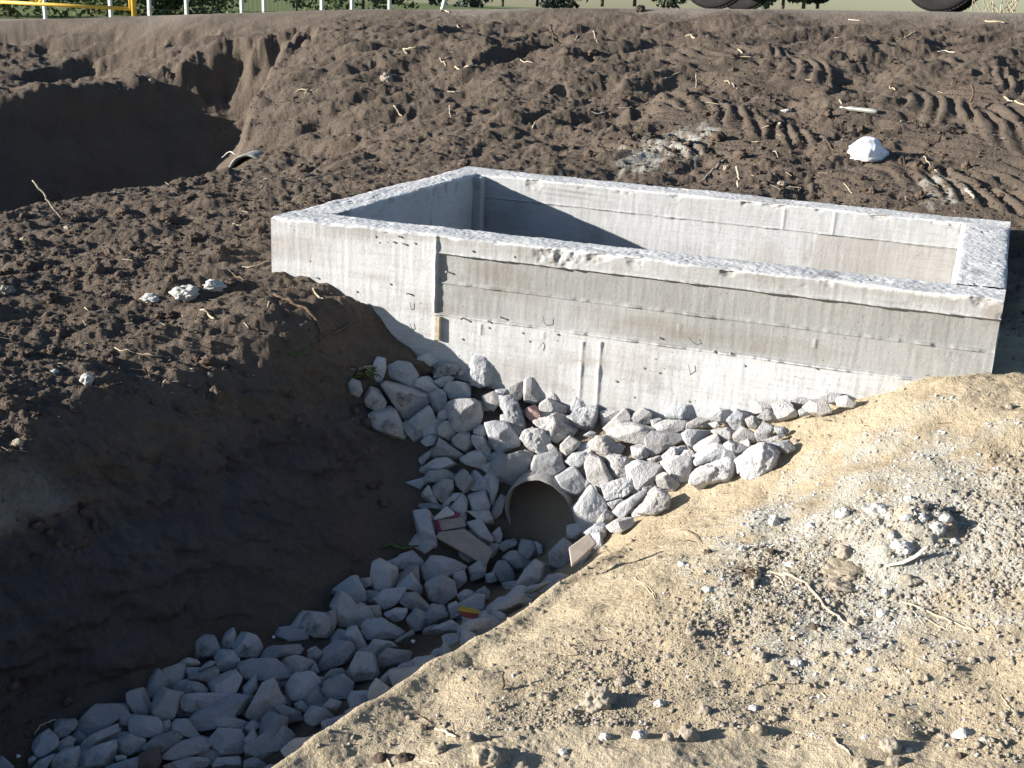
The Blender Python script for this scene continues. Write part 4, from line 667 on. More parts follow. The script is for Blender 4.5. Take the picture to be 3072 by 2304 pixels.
def creg(u, v):
    if v < 330: return 'on the embankment'
    if u < 900: return 'on the dark soil behind the ditch' if v < 520 else 'on the dark soil level with the basin face' if v < 680 else 'near the rim of the dark cut bank' if v < 830 else 'at the left edge of the dark bank'
    if v < 1000 and u > 1400: return 'on the soil behind the basin'
    return 'in the upper part of the spoil patch' if v < 1150 else 'in the middle of the spoil patch' if v < 1260 else 'on the sandy bank below the spoil patch' if v < 1360 else 'on the crumbly sandy bank' if v < 1500 else 'on the foreground sand' if v < 1590 else 'at the bottom edge of the foreground sand'
gr = {}
for t in cl: gr.setdefault((creg(t[0], t[1]), t[4], t[5] == 'pale'), []).append(t)
for (rg, cw, pl_), L in gr.items():
    L.sort(key=lambda t: t[0])
    for n_, t in enumerate(L):
        sz = 'large' if t[3] > .075 else 'small' if t[3] < .035 else 'medium'
        tag(t[2], f"{sz} {cw} {'cement lump' if pl_ else 'soil clod'} {rg}, {ORD[n_]} from left", 'clod' if not pl_ else 'lump', 'loose clods and lumps on the soil')
# crumbs: nobody could count them
def crumbs(name, n, mask, smin, smax, mat, sub, pw=3.0, rmax=6.5):
    out = []; got = 0; v0, f0 = ICO[sub]
    rr = np.exp(r5.uniform(math.log(2.1), math.log(rmax), n*6)); aa = np.radians(r5.uniform(-28, 28, n*6)); X = CAM[0]-np.sin(YAW-aa)*rr; Y = CAM[1]+np.cos(YAW-aa)*rr
    k = mask(X, Y) > r5.uniform(0, 1, len(X)); X, Y = X[k][:n], Y[k][:n]; Z = lookup(GZ, X, Y); n = len(X)
    s = smin+(smax-smin)*r5.uniform(0, 1, n)**pw; s *= np.clip(np.hypot(X-CAM[0], Y-CAM[1])/3.2, .75, 1.8)
    sc = r5.uniform(.65, 1.2, (n, 1, 3))*s[:, None, None]; sc[:, :, 2] *= .8; j = 1+r5.uniform(-.42, .38, (n, len(v0), 1)); th = r5.uniform(0, 6.28, n)
    q = v0[None]*j*sc; x_ = q[..., 0]*np.cos(th)[:, None]-q[..., 1]*np.sin(th)[:, None]; y_ = q[..., 0]*np.sin(th)[:, None]+q[..., 1]*np.cos(th)[:, None]
    V = np.stack([x_+X[:, None], y_+Y[:, None], q[..., 2]+(Z+s*.08)[:, None]], -1).reshape(-1, 3); F = (f0[None]+(np.arange(n)*len(v0))[:, None, None]).reshape(-1, 3)
    return tag(mesh(name, V, F, mat, sub > 0), None, None, None, 'stuff')
GW = gw.reshape(GX.shape); RB = np.clip(rightb, 0, 1).reshape(GX.shape); CB = cb.reshape(GX.shape); FC = face.reshape(GX.shape); CM_ = cm.reshape(GX.shape); CE = cem.reshape(GX.shape); CUT = gcut.reshape(GX.shape)
outbox = lambda X, Y: ~inpoly(X, Y, [(-.02, -.05), (2.49, 0), (2.5, 1.62), (-.03, 1.75)])
mR = lambda X, Y: lookup(RB, X, Y)*np.clip(.06+.42*sstep(.9, 1.9, -Y)*sstep(1.5, 1.9, X)+.94*np.clip(lookup(CB, X, Y), 0, 1)**1.3, 0, 1)*outbox(X, Y)
mP = lambda X, Y: (1-lookup(GW, X, Y))*(1-.9*lookup(FC, X, Y))*(.12+.88*lookup(CM_, X, Y))*outbox(X, Y)*(Y < 5)*(lookup(CUT, X, Y) < .05)
crumbs('sand_crumbs', 40000, lambda X, Y: mR(X, Y)*(1-.6*sstep(2.0, 2.5, X)), .0013, .0044, M['sandclod'], 0, 2.5, 4.6)
crumbs('earth_crumbs', 15000, lambda X, Y: mR(X, Y)*np.clip(fbm(X*2.3, Y*2.3, 401, 3)+.25, 0, 1), .0022, .0100, M['greyclod'], 1, 3.2, 4.4)
crumbs('cement_crumbs', 9000, lambda X, Y: lookup(RB, X, Y)*np.clip(lookup(CE, X, Y)*1.6, 0, 1), .0014, .0075, M['pale'], 0, 3.4, 4.6)
crumbs('soil_crumbs', 18000, lambda X, Y: mP(X, Y)*.7+.3*(1-lookup(GW, X, Y))*outbox(X, Y)*(lookup(CUT, X, Y) < .3)*(1-lookup(FC, X, Y)), .0016, .0058, M['clod'], 0, 2.5, 8.5)
crumbs('soil_lumps', 220, mP, .007, .020, M['clod'], 2, 3.0, 8.5)
crumbs('bank_crumbs', 2600, lambda X, Y: np.clip(lookup(FC, X-.02, Y)*1.3, 0, 1)*np.clip(.35+fbm(X*5, Y*5, 411, 3), .05, 1), .004, .020, M['clod'], 1, 3.0, 4.6)
# ---- twigs, roots and straws
TW = [l.split('|') for l in """i|270 810 430 840 570 920 660 1030 730 1110 820 1180 910 1240|28|wood|long curved pale root snaking across the cement spoil on the sandy bank|root
i|170 770 195 825 200 850 150 905 145 940|34|wood|knobbly pale root end at the left of the long curved root|root
i|320 840 370 880 390 945|16|wood|short pale side root curling under the long curved root|root
i|960 1270 1090 1310 1240 1370|8|root|thin dark twig continuing beyond the tip of the long root|twig
i|1270 1030 1480 1110 1700 1200 1845 1270|18|straw|long straight pale straw stalk on the right of the sandy bank|straw
i|1460 1170 1540 1210 1625 1252|15|straw|short thick straw stalk just below the long straight one|straw
i|1370 1110 1410 1160 1450 1222|8|straw|thin short straw crossing under the long straight stalk|straw
i|1470 325 1700 360 1860 420|9|root|thin dark twig lying right of the white cement lumps|twig
e|50 940 150 990 270 1050 330 1120 350 1200|24|root|brown branching root hanging over the rim beside the basin face|root
e|330 1222 440 1205 520 1150 565 1105|16|root|forked brown twig at the tip of the root beside the basin|twig
e|330 1225 360 1240 440 1210|10|root|small stub under the forked twig beside the basin|twig
e|290 1270 400 1345 500 1390 595 1410|18|root|dark twig sloping down to the stones below the basin corner|twig
e|630 1395 690 1355 745 1305|22|wood|pale stick poking up between soil and stones under the seam|stick
e|835 1205 900 1165 940 1155|12|root|short dark twig leaning against the foot of the concrete face|twig
e|300 900 340 960 370 975|10|straw|short pale straw beside the root near the basin corner|straw
g|1300 75 1345 100 1390 128|16|straw|bright straw piece on dark soil above the cut bank|straw
g|740 312 800 335 900 362 1000 378 1100 375|9|straw|long thin bent straw on the dark soil near the bank rim|straw
g|1045 570 1060 535 1075 520|14|straw|short upright straw on the rim of the dark bank|straw
g|1745 15 1735 50|10|straw|tiny bright straw near the root by the basin|straw
g|1580 150 1600 180 1615 195|8|straw|tiny curved straw left of the brown root|straw
g|550 60 640 75 700 60|8|straw|thin pale straw low on the left of the dark plateau|straw
a|210 735 280 820 340 910 405 990|10|straw|leaning dry weed stalk standing at the edge of the dark pit|stalk
a|1510 1025 1575 1032|10|straw|bright short straw left of the basin corner|straw
a|1080 1010 1150 1005|12|straw|pale short straw beside a clod behind the bank|straw
a|740 828 780 826|12|straw|pale short straw on the rim of the pit|straw
a|1570 1300 1640 1310 1740 1265|10|straw|wavy pale straw just left of the basin corner|straw
a|1480 1320 1560 1370 1610 1445|12|root|thin bent twig above the white lumps|twig
a|1960 740 2095 712|8|straw|thin straight straw on the soil above the basin corner|straw
a|1440 640 1500 580 1580 575|9|bark|thin pale sliver beside the buried culvert rim|sliver
c|740 440 800 442 865 447|14|straw|thick pale straw on the embankment above the basin corner|straw
c|640 397 675 388 710 380|8|straw|upper straw of a crossed pair on the embankment|straw
c|640 397 680 432|9|straw|lower straw of a crossed pair on the embankment|straw
c|400 320 450 323 495 328|9|straw|straight pale straw at the embankment shoulder|straw
c|405 330 415 350 430 360|14|straw|short bent straw under the straight one at the shoulder|straw
c|750 165 752 180 775 192|8|straw|tiny hooked straw high on the embankment|straw
c|640 75 670 70 700 88|9|straw|curved pale straw just below the road edge|straw
c|1430 300 1530 250 1590 190 1640 220 1665 298|9|wood|long forked pale root high on the embankment|root
c|1350 160 1370 230 1390 300|7|root|thin dark twig crossing the big gouge of the embankment|twig
c|340 690 365 720 395 755|9|straw|diagonal straw on the left of the embankment foot|straw
c|700 680 705 730 712 770|12|wood|short upright stick at the embankment foot|stick
c|1240 840 1250 810 1260 790|10|wood|small bent stick in the middle of the embankment foot|stick
c|1160 395 1200 405 1250 415|8|straw|thin straw just below the big gouge|straw
c|1620 740 1670 745 1720 740|10|bark|pale flat sliver above the cement dust patch|sliver
c|2100 520 2150 500 2200 480|7|straw|thin straw on the middle of the embankment|straw
c|690 600 740 602 780 598|10|bark|white sliver on the left embankment|sliver
d|1960 145 2020 148 2090 153|12|straw|long bright straw near the road edge at far right|straw
d|20 237 50 243 82 256|13|straw|short bright straw high in the middle of the embankment|straw
d|1870 545 1888 600 1865 670 1888 722|18|root|crooked brown root standing out of the wheel print at right|root
d|2085 636 2150 662 2215 692|12|straw|pale straight stick at the right edge of the embankment|straw
d|1650 342 1710 338 1790 334|11|bark|white sliver below the right wheel of the vehicle|sliver
d|86 475 88 530 86 575|7|straw|thin upright straw in the middle of the embankment|straw
d|358 320 372 335 390 350|9|straw|tiny straw beside the upper wheel print|straw
d|270 530 300 545 332 580|8|straw|thin bent straw between the two wheel prints|straw
d|1340 570 1360 575 1380 590|9|straw|tiny straw above the dusty bottle|straw
d|1440 245 1480 230 1515 213|8|straw|thin straw under the right wheel|straw
d|1410 800 1450 797 1500 795|9|straw|pale straw right below the dusty bottle|straw
d|1015 655 1030 690|10|straw|tiny straw at the neck of the dusty bottle|straw
d|1070 132 1110 138 1150 136|11|bark|white sliver between the wheels near the road edge|sliver
f|1280 315 1390 330 1510 350|8|root|thin twig lying right of the white plastic bag|twig
f|1695 220 1630 300 1555 362|8|root|dark twig slanting on the right of the white bag|twig
f|1550 370 1590 420 1645 475|8|straw|thin forked straw right below the white bag|straw
f|895 270 950 320 1050 342|8|root|bent twig on the left of the white bag|twig
f|275 388 190 470 75 555|11|wood|long pale twig leaning on the rear rim of the basin|twig
f|345 430 365 490 358 575|18|wood|stubby brown stick standing behind the rear rim|stick
f|565 325 610 360 655 408|7|straw|thin straw midway between bag and cement dust|straw
f|1840 580 1860 620 1892 662|30|wood|flat pale board scrap near the right rear corner of the basin|board
f|1040 555 1070 585 1100 610|7|straw|thin straw just behind the rear rim below the bag|straw
j|1022 530 1026 590 1030 655|16|root|short upright root stub on the sandy shoulder|stub
j|620 890 680 912 742 932|22|wood|thick broken stalk near the bottom of the sandy shoulder|stalk
j|490 785 550 825 610 870|7|root|thin dark twig left of the broken stalk|twig
j|858 660 862 680 856 706|9|root|small dark stub left of the upright root stub|stub
j|722 840 728 880 735 920|7|root|thin upright twig beside the broken stalk|twig
j|320 1055 335 1085 350 1114|12|straw|bright straw at the bottom edge left of the big clod|straw
j|550 1078 590 1088 640 1100|10|straw|bright straw at the bottom edge beside the big clod|straw
j|1640 275 1680 297|10|bark|white sliver on the upper sandy shoulder|sliver
j|1560 352 1620 350 1680 342|7|root|thin twig on the crumbly sand|twig
j|1850 0 1900 40 1940 100|9|straw|forked straw on top of the sandy shoulder|straw
j|1410 440 1460 438 1510 432|7|root|thin dark twig in a crack of the sandy shoulder|twig
k|1032 958 1080 1015 1142 1078|16|wood|straight broken stick near the bottom of the sand|stick
k|2065 695 2110 760 2150 795 2212 832|10|straw|curved straw at the right edge of the foreground|straw
k|2100 790 2085 875|10|straw|short straw crossing the curved one at the right edge|straw
k|600 630 740 632 872 634|7|root|thin straight twig among the dark crumbs|twig
k|1990 245 2020 270 2042 312|7|straw|thin bent straw left of the right edge|straw
k|955 685 990 710|10|straw|tiny bright straw in the middle of the foreground|straw
k|1405 515 1440 560|8|straw|thin dark straw in the middle of the sand|straw
k|640 1020 700 1030|8|root|tiny twig at the bottom of the sand|twig
o|840 535 990 440 1100 385 1245 345|10|root|dark bent twig in the shade along the foot of the bank|twig
p|285 1395 340 1335 400 1300 465 1268|14|straw|pale curled straw beside stones at the foot of the dark bank|straw
h|655 745 740 800 810 860 850 950|12|straw|bent dry stalk on the upper shoulder of sand|stalk
h|1110 290 1200 340 1290 420|10|root|thin dark twig on the brown patch of the sand|twig
h|1380 360 1450 375 1530 410|8|straw|thin pale straw on the brown patch of sand|straw
h|1105 870 1180 862 1240 880|9|root|dark sliver beside the small white lump|twig""".split('\n')]
for k, pts, w, mt, lab, cat in TW:
    c, s = zv(k, [float(t) for t in pts.split()]); P = hit(c[:, 0], c[:, 1]); q = px(P.mean(0)); r = float(w)*s*q/2; n = len(P)
    t = np.linspace(0, n-1, max(6, n*4)); Pi = np.stack([np.interp(t, np.arange(n), P[:, a]) for a in range(3)], 1)
    if n > 2:
        for _ in range(2): Pi[1:-1] = .25*Pi[:-2]+.5*Pi[1:-1]+.25*Pi[2:]
    if 'standing' not in lab and 'upright' not in lab and 'leaning dry' not in lab and 'crooked' not in lab:
        gl = lookup(GZ, Pi[:, 0], Pi[:, 1]); Pi[:, 2] = .5*(gl+r*.7)+.5*np.maximum(gl+r*.5, np.interp(t, [0, n-1], [P[0, 2], P[-1, 2]])+r*.6)
    else:                                       # stands up out of the ground at its lowest point
        b = c[np.argmax(c[:, 1])]; B = hit([b[0]], [b[1]])[0]; dd = ((B-CAM)@(-RC[:, 2]))
        for a_ in range(len(c)):
            d_ = ray([c[a_, 0]], [c[a_, 1]])[0]; P[a_] = CAM+d_*dd
        Pi = np.stack([np.interp(t, np.arange(n), P[:, a]) for a in range(3)], 1)
    Pi += .35*r*r5.normal(0, 1, Pi.shape)*np.array([1, 1, .3])
    fl = 'board' in lab or 'sliver' in lab; rad = r*np.interp(np.linspace(0, 1, len(Pi)), [0, .15, .8, 1], [.75, 1, .85, .45] if cat != 'straw' else [.9, 1, 1, .8])*(1+.12*r5.normal(0, 1, len(Pi)))
    v, f = tube(Pi, rad, 7)
    if fl: v[:, 2] = (v[:, 2]-v[:, 2].mean())*.6+v[:, 2].mean()
    nm = dict(board='wood_scrap', sliver='bark_sliver', stub='root_stub', stalk='dry_stalk').get(cat, cat); m0 = v.mean(0)
    o = mesh(nm, v-m0, f, M[mt], True, None, None, m0); tag(o, lab, cat, 'twigs and straws on the soil')
# short straw scraps, too many to count
def litter(n, mask, rmax):
    V = []; F = []; c = 0; rr = np.exp(r5.uniform(math.log(2.2), math.log(rmax), n*8)); aa = np.radians(r5.uniform(-27, 27, n*8)); X = CAM[0]-np.sin(YAW-aa)*rr; Y = CAM[1]+np.cos(YAW-aa)*rr
    k = mask(X, Y) > r5.uniform(0, 1, len(X)); X, Y, R_ = X[k][:n], Y[k][:n], rr[k][:n]; Z = lookup(GZ, X, Y)
    for a, b, z, q in zip(X, Y, Z, R_):
        L = r5.uniform(.006, .022)*q/3.5; th = r5.uniform(0, 6.28); e = np.array([math.cos(th), math.sin(th), r5.uniform(-.2, .35)])*L; p = np.array([a, b, z+.003]); v, f = tube([p-e, p+e*.1+[0, 0, .001], p+e], r5.uniform(.0005, .0011)*q/3.2, 4, False)
        V.append(v); F += [tuple(i+c for i in t) for t in f]; c += len(v)
    return np.concatenate(V), F
v, f = litter(210, lambda X, Y: np.clip(mP(X, Y)+.15, 0, 1)*(1-lookup(GW, X, Y))*outbox(X, Y)*(lookup(CUT, X, Y) < .3), 8.5); tag(mesh('straw_litter', v, f, M['straw'], True), kind='stuff')
v, f = litter(160, lambda X, Y: lookup(RB, X, Y), 4.4); tag(mesh('twig_litter', v, f, M['root'], True), kind='stuff')
# ---- flat fragments: tiles, brick, bark, wrapper
def plate_(name, k, poly, th, mat, lift=.03, tilt=.5, parent=None, P=None, F=None):
    c, s = zv(k, poly); h = hull2(c); ce = h.mean(0)
    if P is None: P = hit([ce[0]], [ce[1]], lift=lift)[0]; f = CAM-P; f /= np.linalg.norm(f); n_ = f*(1-tilt)+np.array([0, 0, tilt]); n_ /= np.linalg.norm(n_)
    else: n_ = F
    pts = []
    for q in h[::-1]:
        d = ray([q[0]], [q[1]])[0]; pts.append(CAM+d*(((P-CAM)@n_)/(d@n_)))
    pts = np.array(pts)-P; m = len(pts); v = np.r_[pts, pts-n_*th]; ff = [tuple(range(m)), tuple(range(2*m-1, m-1, -1))]+[(j, j+m, (j+1) % m+m, (j+1) % m) for j in range(m)]
    o = mesh(name, v, ff, mat, False, parent, None, P if parent is None else P-np.array(parent.location)); b = o.modifiers.new('bevel', 'BEVEL'); b.width = min(.003, th*.3); b.segments = 2; return o, P, n_
o, P, n_ = plate_('tile_fragment', 'n', [505, 270, 530, 235, 600, 225, 720, 210, 930, 360, 930, 385, 880, 485, 720, 390], .013, M['tile'], .055, .35); tag(o, 'large broken beige tile piece lying slanted left of the pipe mouth', 'tile')
o, P, n_ = plate_('tile_fragment', 'n', [1490, 350, 1640, 240, 1700, 320, 1560, 450, 1510, 490], .018, M['tile'], .075, .2); tag(o, 'small rectangular tile piece leaning on stones right of the pipe', 'tile')
o, P, n_ = plate_('painted_brick', 'm', [840, 1550, 1070, 1525, 1105, 1600, 880, 1645], .05, M['tile'], .05, .1); tag(o, 'broken brick with white top and magenta paint left of the pipe', 'brick')
w1, _, _ = plate_('white_face', 'm', [830, 1530, 940, 1430, 1010, 1490, 1000, 1510, 840, 1550], .01, M['brick'], parent=o, P=P+n_*.006, F=n_)
w2, _, _ = plate_('painted_edge', 'm', [838, 1552, 870, 1545, 900, 1640, 870, 1650], .01, M['pink'], parent=o, P=P+n_*.005, F=n_)
w2, _, _ = plate_('painted_edge', 'm', [960, 1525, 1040, 1480, 1060, 1510, 990, 1530], .01, M['pink'], parent=o, P=P+n_*.005, F=n_)
o, P, n_ = plate_('snack_wrapper', 'n', [668, 812, 690, 778, 832, 812, 832, 840, 700, 822], .004, M['yellow'], .075, .4); tag(o, 'crumpled yellow and red snack wrapper lying on shaded ditch stones', 'wrapper')
w1, _, _ = plate_('red_fold', 'n', [664, 815, 830, 842, 812, 880, 720, 862], .004, M['red'], parent=o, P=P-n_*.004, F=n_)
def sheet(name, k, pts, w, mat, lab, cat):     # curved strip
    c, s = zv(k, pts); P = hit(c[:, 0], c[:, 1]-2); r = w*s*px(P.mean(0))/2; n = len(P); t = np.linspace(0, n-1, 14); Pi = np.stack([np.interp(t, np.arange(n), P[:, a]) for a in range(3)], 1); Pi[:, 2] = np.maximum(Pi[:, 2], lookup(GZ, Pi[:, 0], Pi[:, 1]))+.006+.018*np.linspace(0, 1, 14)**2
    d = np.gradient(Pi, axis=0); sd = np.cross(d, [0, 0, 1]); sd /= np.linalg.norm(sd, axis=1)[:, None]; tp = np.interp(np.linspace(0, 1, 14), [0, .2, .7, 1], [.35, 1, .9, .25])[:, None]
    L = Pi+sd*r*tp+np.array([0, 0, .35*r])*tp; R = Pi-sd*r*tp+np.array([0, 0, .35*r])*tp; v = np.concatenate([L, Pi, R]); m0 = v.mean(0)
    f = [(j, j+1, 14+j+1, 14+j) for j in range(13)]+[(14+j, 14+j+1, 28+j+1, 28+j) for j in range(13)]; o = mesh(name, v-m0, f, mat, True, None, None, m0); md = o.modifiers.new('solid', 'SOLIDIFY'); md.thickness = .003; return tag(o, lab, cat)
sheet('bark_strip', 'i', [1170, 790, 1290, 772, 1400, 732, 1475, 690], 34, M['bark'], 'curved bleached bark strip resting on the cement spoil', 'bark')
sheet('paper_scrap', 'B' if 0 else 'i', [-310, -20, -270, -28, -230, -22], 26, M['bark'], 'small pale folded scrap on the sand right of the sunlit stones', 'scrap')
sheet('dry_leaf', 'n', [105, 375, 170, 350, 260, 400, 385, 400], 40, M['leaf'], 'curled greenish dry leaf at the foot of the bank above the ditch bed', 'leaf')
sheet('dry_leaf', 'g', [1870, 365, 1930, 395, 2005, 365], 30, M['leaf'], 'pale green leaf high on the shaded bank below the root', 'leaf')
for k, x_, y_, w, lab in [('o', 880, 580, 26, 'tiny white paper scrap at the foot of the dark bank by the twig'), ('o', 2030, 615, 34, 'crumpled white paper scrap between the shaded stones below the wrapper'), ('p', 150, 1560, 36, 'tiny white scrap in the bottom left corner of the ditch')]:
    c, s = zv(k, (x_, y_)); P = hit([c[0][0]], [c[0][1]], lift=.05)[0]; v, f = ICO[2]; q = v*(1+.5*vn3(v*2.5+x_, 2))[:, None]*np.array([1, .7, .8])*w*s*px(P)/2; tag(mesh('paper_scrap', q, f, M['paper'], False, None, None, P), lab, 'scrap')
# ---- the white bag and the bottle on the embankment
c, s = zv('f', (1193, 365)); P = hit([c[0][0]], [c[0][1]+10])[0]; q = px(P); v, f = ICO[4]
nn_ = r5.normal(0, 1, (17, 3)); nn_ /= np.linalg.norm(nn_, axis=1)[:, None]; dd_ = r5.uniform(.72, 1.0, 17); cr = (((np.maximum(v@nn_.T, 0)/dd_)**9).sum(1))**(-1/9); b_ = v*(np.minimum(cr, 1.12)*(1.06-.20*np.abs(vn3(v*1.7+3, 1))-.09*np.abs(vn3(v*3.3+2, 4))-.02*np.abs(vn3(v*7+2, 5))))[:, None]; b_[:, 2] = np.where(b_[:, 2] < -.35, -.35+.2*(b_[:, 2]+.35), b_[:, 2])
b_ = b_*np.array([47*q, 36*q, 33*q]); b_ = b_@np.array(Matrix.Rotation(YAW+.1, 3, 'Z')).T; bag = mesh('plastic_bag', b_, f, M['bag'], True, None, None, P+np.array([0, 0, 14*q])); tag(bag, 'crumpled white plastic carrier bag lying on the dark embankment', 'bag')
cA, s = zv('f', [1020, 62, 1262, 92]); PA, PB = hit(cA[:, 0], cA[:, 1]+2); r = .5*(32*s)*px(PA); ax = PB-PA; L = np.linalg.norm(ax); ax /= L
pr = [(0, .22), (.05, .34), (.07, .36), (.075, .34), (.14, .36), (.26, .95), (.34, 1.0), (.5, .93), (.55, 1.0), (.7, .95), (.75, 1.0), (.93, 1.0), (.985, .85), (1.0, .5)]
bt = empty('plastic_bottle', (PA+PB)/2+np.array([0, 0, r*1.3])); tag(bt, 'dusty grey plastic bottle lying on the embankment near the wheel prints', 'bottle')
def lathe(name, prof, mat, par): v, f = tube([ax*L*(a-.5) for a, _ in prof], [r*b for _, b in prof], 20); return mesh(name, v, f, mat, True, par)
lathe('body', pr[3:], M['bottle'], bt); lathe('cap', [(-.01, .30), (0, .38), (.06, .38), (.075, .34)], M['pale'], bt)
# ---- small plants
def tuft(name, k, x_, y_, n, ln, mat, lab, cat, spread=.8, wid=.004, up=1.0):
    c, s = zv(k, (x_, y_)); P = hit([c[0][0]], [c[0][1]], lift=.02)[0]; q = px(P); V = []; F = []; ct = 0
    for i in range(n):
        a = r5.uniform(0, 6.28); l = ln*s*q*r5.uniform(.5, 1.1); e = np.array([math.cos(a)*spread, math.sin(a)*spread, up*r5.uniform(.3, 1)]); t = np.linspace(0, 1, 6)[:, None]; p = e*l*t+np.array([0, 0, -.6*l])*t**2.2*spread; p += r5.normal(0, .04*l, 3)
        v, f = tube(p, wid*np.array([.5, 1, .9, .7, .4, .1]), 4, False); V.append(v); F += [tuple(j+ct for j in g) for g in f]; ct += len(v)
    return tag(mesh(name, np.concatenate(V), F, mat, True, None, None, P), lab, cat)
tuft('grass_tuft', 'm', 250, 360, 16, 240, M['leaf'], 'drooping green grass tuft hanging over stones under the basin corner', 'grass', 1.0, .0045)
tuft('grass_tuft', 'm', 225, 300, 10, 160, M['straw'], 'dry yellowish grass tuft beside the pale stick under the seam', 'grass', 1.0, .003)
tuft('dry_weed', 'h', 1690, 690, 34, 190, M['root'], 'reddish dry weed tuft at the left end of the long root', 'weed', .9, .0011, .9)
tuft('dry_weed', 'b', 2000, 590, 14, 130, M['straw'], 'tangled dry rootlets on the shoulder beside the dark pit', 'weed', 1.0, .004, .5)
# ------------------------------------------------------------------ beyond the embankment: road edge, vehicle, gate, fence, trees
def dep(u, v, s): return CAM+ray([u], [v])[0]*s
def gz_at(x_, y_): return float(lookup(GZ, np.array([x_]), np.array([y_]))[0])
# vehicle on the road; only its tyres reach into the picture
DW = 12.3; A = dep(1523, 16, DW*1.01); B = dep(2031, 25, DW); A[1] = B[1] = (A[1]+B[1])/2; RAD = 77/2*2.02*3072/2212/FPX*DW/1.0*1.0
RAD = 230/3*3072/2212/FPX*DW
e = B-A; wb = np.linalg.norm(e); e /= wb; van = empty('van', (A+B)/2); van.rotation_euler = (0, -math.atan2(e[2], e[0]), 0)
tag(van, 'white van parked on the road above, only its tyres in view', 'van')
def wheel(xc, yc, side):
    t = np.linspace(0, 2*math.pi, 73)[:-1]; pf = [(.655, -.085), (.70, -.10), (.80, -.115), (.93, -.115), (.985, -.095), (1.0, -.05), (1.0, .05), (.985, .095), (.93, .115), (.80, .115), (.70, .10), (.655, .085)]
    R_ = RAD; v = []; 
    for r_, w_ in pf: v.append(np.stack([np.cos(t)*R_*r_, np.full(72, w_*R_*2), np.sin(t)*R_*r_*1.0], 1))
    v = np.concatenate(v); f = [(i*72+j, i*72+(j+1) % 72, (i+1)*72+(j+1) % 72, (i+1)*72+j) for i in range(len(pf)-1) for j in range(72)]
    # tread blocks
    root = empty('wheel', (xc, yc, RAD*.985)); root.parent = van; mesh('tyre', v, f, M['rubber'], True, root)
    m = MB()
    for j in range(60):
        a = j*2*math.pi/60
        for w_ in (-.075, 0, .075): R3 = np.array(Matrix.Rotation(-a, 3, 'Y')); m.box(R3@np.array([RAD*1.004, w_*RAD*2, 0]), (.012, .055*RAD*2, .030), R3)
    m.build('tread', M['rubber'], root)
    pr_ = [(.655, .085), (.63, .085), (.60, .04), (.52, .03), (.46, .06), (.25, .07), (.12, .085), (.02, .085)]; v = np.concatenate([np.stack([np.cos(t)*RAD*r_, side*np.full(72, w_*RAD*2), np.sin(t)*RAD*r_], 1) for r_, w_ in pr_]); f = [(i*72+j, (i+1)*72+j, (i+1)*72+(j+1) % 72, i*72+(j+1) % 72) for i in range(len(pr_)-1) for j in range(72)]
    mesh('rim', v, f, M['rim'], True, root)
for xc in (-wb/2, wb/2):
    wheel(xc, 0, -1); wheel(xc+.02, 1.45, 1)
def extr(name, prof, y0, y1, mat, inset=.05):
    n = len(prof); v = [(a, y0+inset*(z > .9), z) for a, z in prof]+[(a, y1-inset*(z > .9), z) for a, z in prof]; f = [tuple(range(n)), tuple(range(2*n-1, n-1, -1))]+[(j, j+n, (j+1) % n+n, (j+1) % n) for j in range(n)]
    o = mesh(name, v, f, mat, False, van); b = o.modifiers.new('bevel', 'BEVEL'); b.width = .04; b.segments = 3; return o
h = wb/2; r1 = RAD*1.18
arch = lambda c: [(c+r1*math.cos(a), .30+max(0, r1*math.sin(a))) for a in np.linspace(math.pi, 0, 9)]
body = extr('body', [(-h-.75, .42)]+arch(-h)+arch(h)+[(h+.70, .42), (h+.74, .95), (h+.55, 1.12), (h-.15, 1.22), (h-.75, 1.85), (-h-.6, 1.90), (-h-.78, 1.2)], -.12, 1.57, M['carpaint'])
for y_ in (-.135, 1.585):
    for x0, x1 in ((-h+.7, h-.55), (-h-.5, -h+.55)):
        m = MB(); m.box(((x0+x1)/2, y_+(.05 if y_ < 0 else -.05)*1.0, 1.52), (x1-x0, .03, .42)); m.build('window', M['glass'], van, bevel=.01)
for y_ in (.1, 1.35): m = MB(); m.box((h+.73, y_, .78), (.06, .28, .16)); m.build('headlight', M['glass'], van, bevel=.02); m = MB(); m.box((-h-.77, y_, .95), (.05, .14, .30)); m.build('tail_light', M['lamp'], van, bevel=.02)
m = MB(); m.box((h+.76, .725, .46), (.10, 1.6, .18)); m.build('bumper', M['rubber'], van, bevel=.03)
# yellow gate beside the road
gate = empty('yellow_gate', (0, 0, 0)); tag(gate, 'yellow painted tubular gate with its post at the far left road edge', 'gate')
def seg(name, a, b, r_, mat, par, n=10): m = MB(); m.tube([a, b], r_, n); return m.build(name, mat, par, smooth=True)
DG = 13.0; pb = dep(290, 31, DG); pb[2] = gz_at(pb[0], pb[1])-.1; seg('gate_post', pb, pb+[0, 0, 1.5], 5.5*3072/2212/FPX*DG, M['yellowpaint'], gate)
P1, P0 = dep(283, 19, DG), dep(-60, 1.0, DG+.4); seg('rail', P1, P0, .020, M['yellowpaint'], gate); seg('rail', P1+[0, 0, .95], P0+[0, 0, .95], .020, M['yellowpaint'], gate); seg('rail', P1+[0, 0, .48], P0+[0, 0, .48], .014, M['yellowpaint'], gate)
seg('stile', P1, P1+[0, 0, .95], .024, M['yellowpaint'], gate); S1 = P1+(P0-P1)*.583; seg('stile', S1, S1+[0, 0, .95], .016, M['yellowpaint'], gate); seg('brace', S1, P0+[0, 0, .48], .014, M['yellowpaint'], gate); seg('brace', S1, P1+[0, 0, .95], .014, M['yellowpaint'], gate)
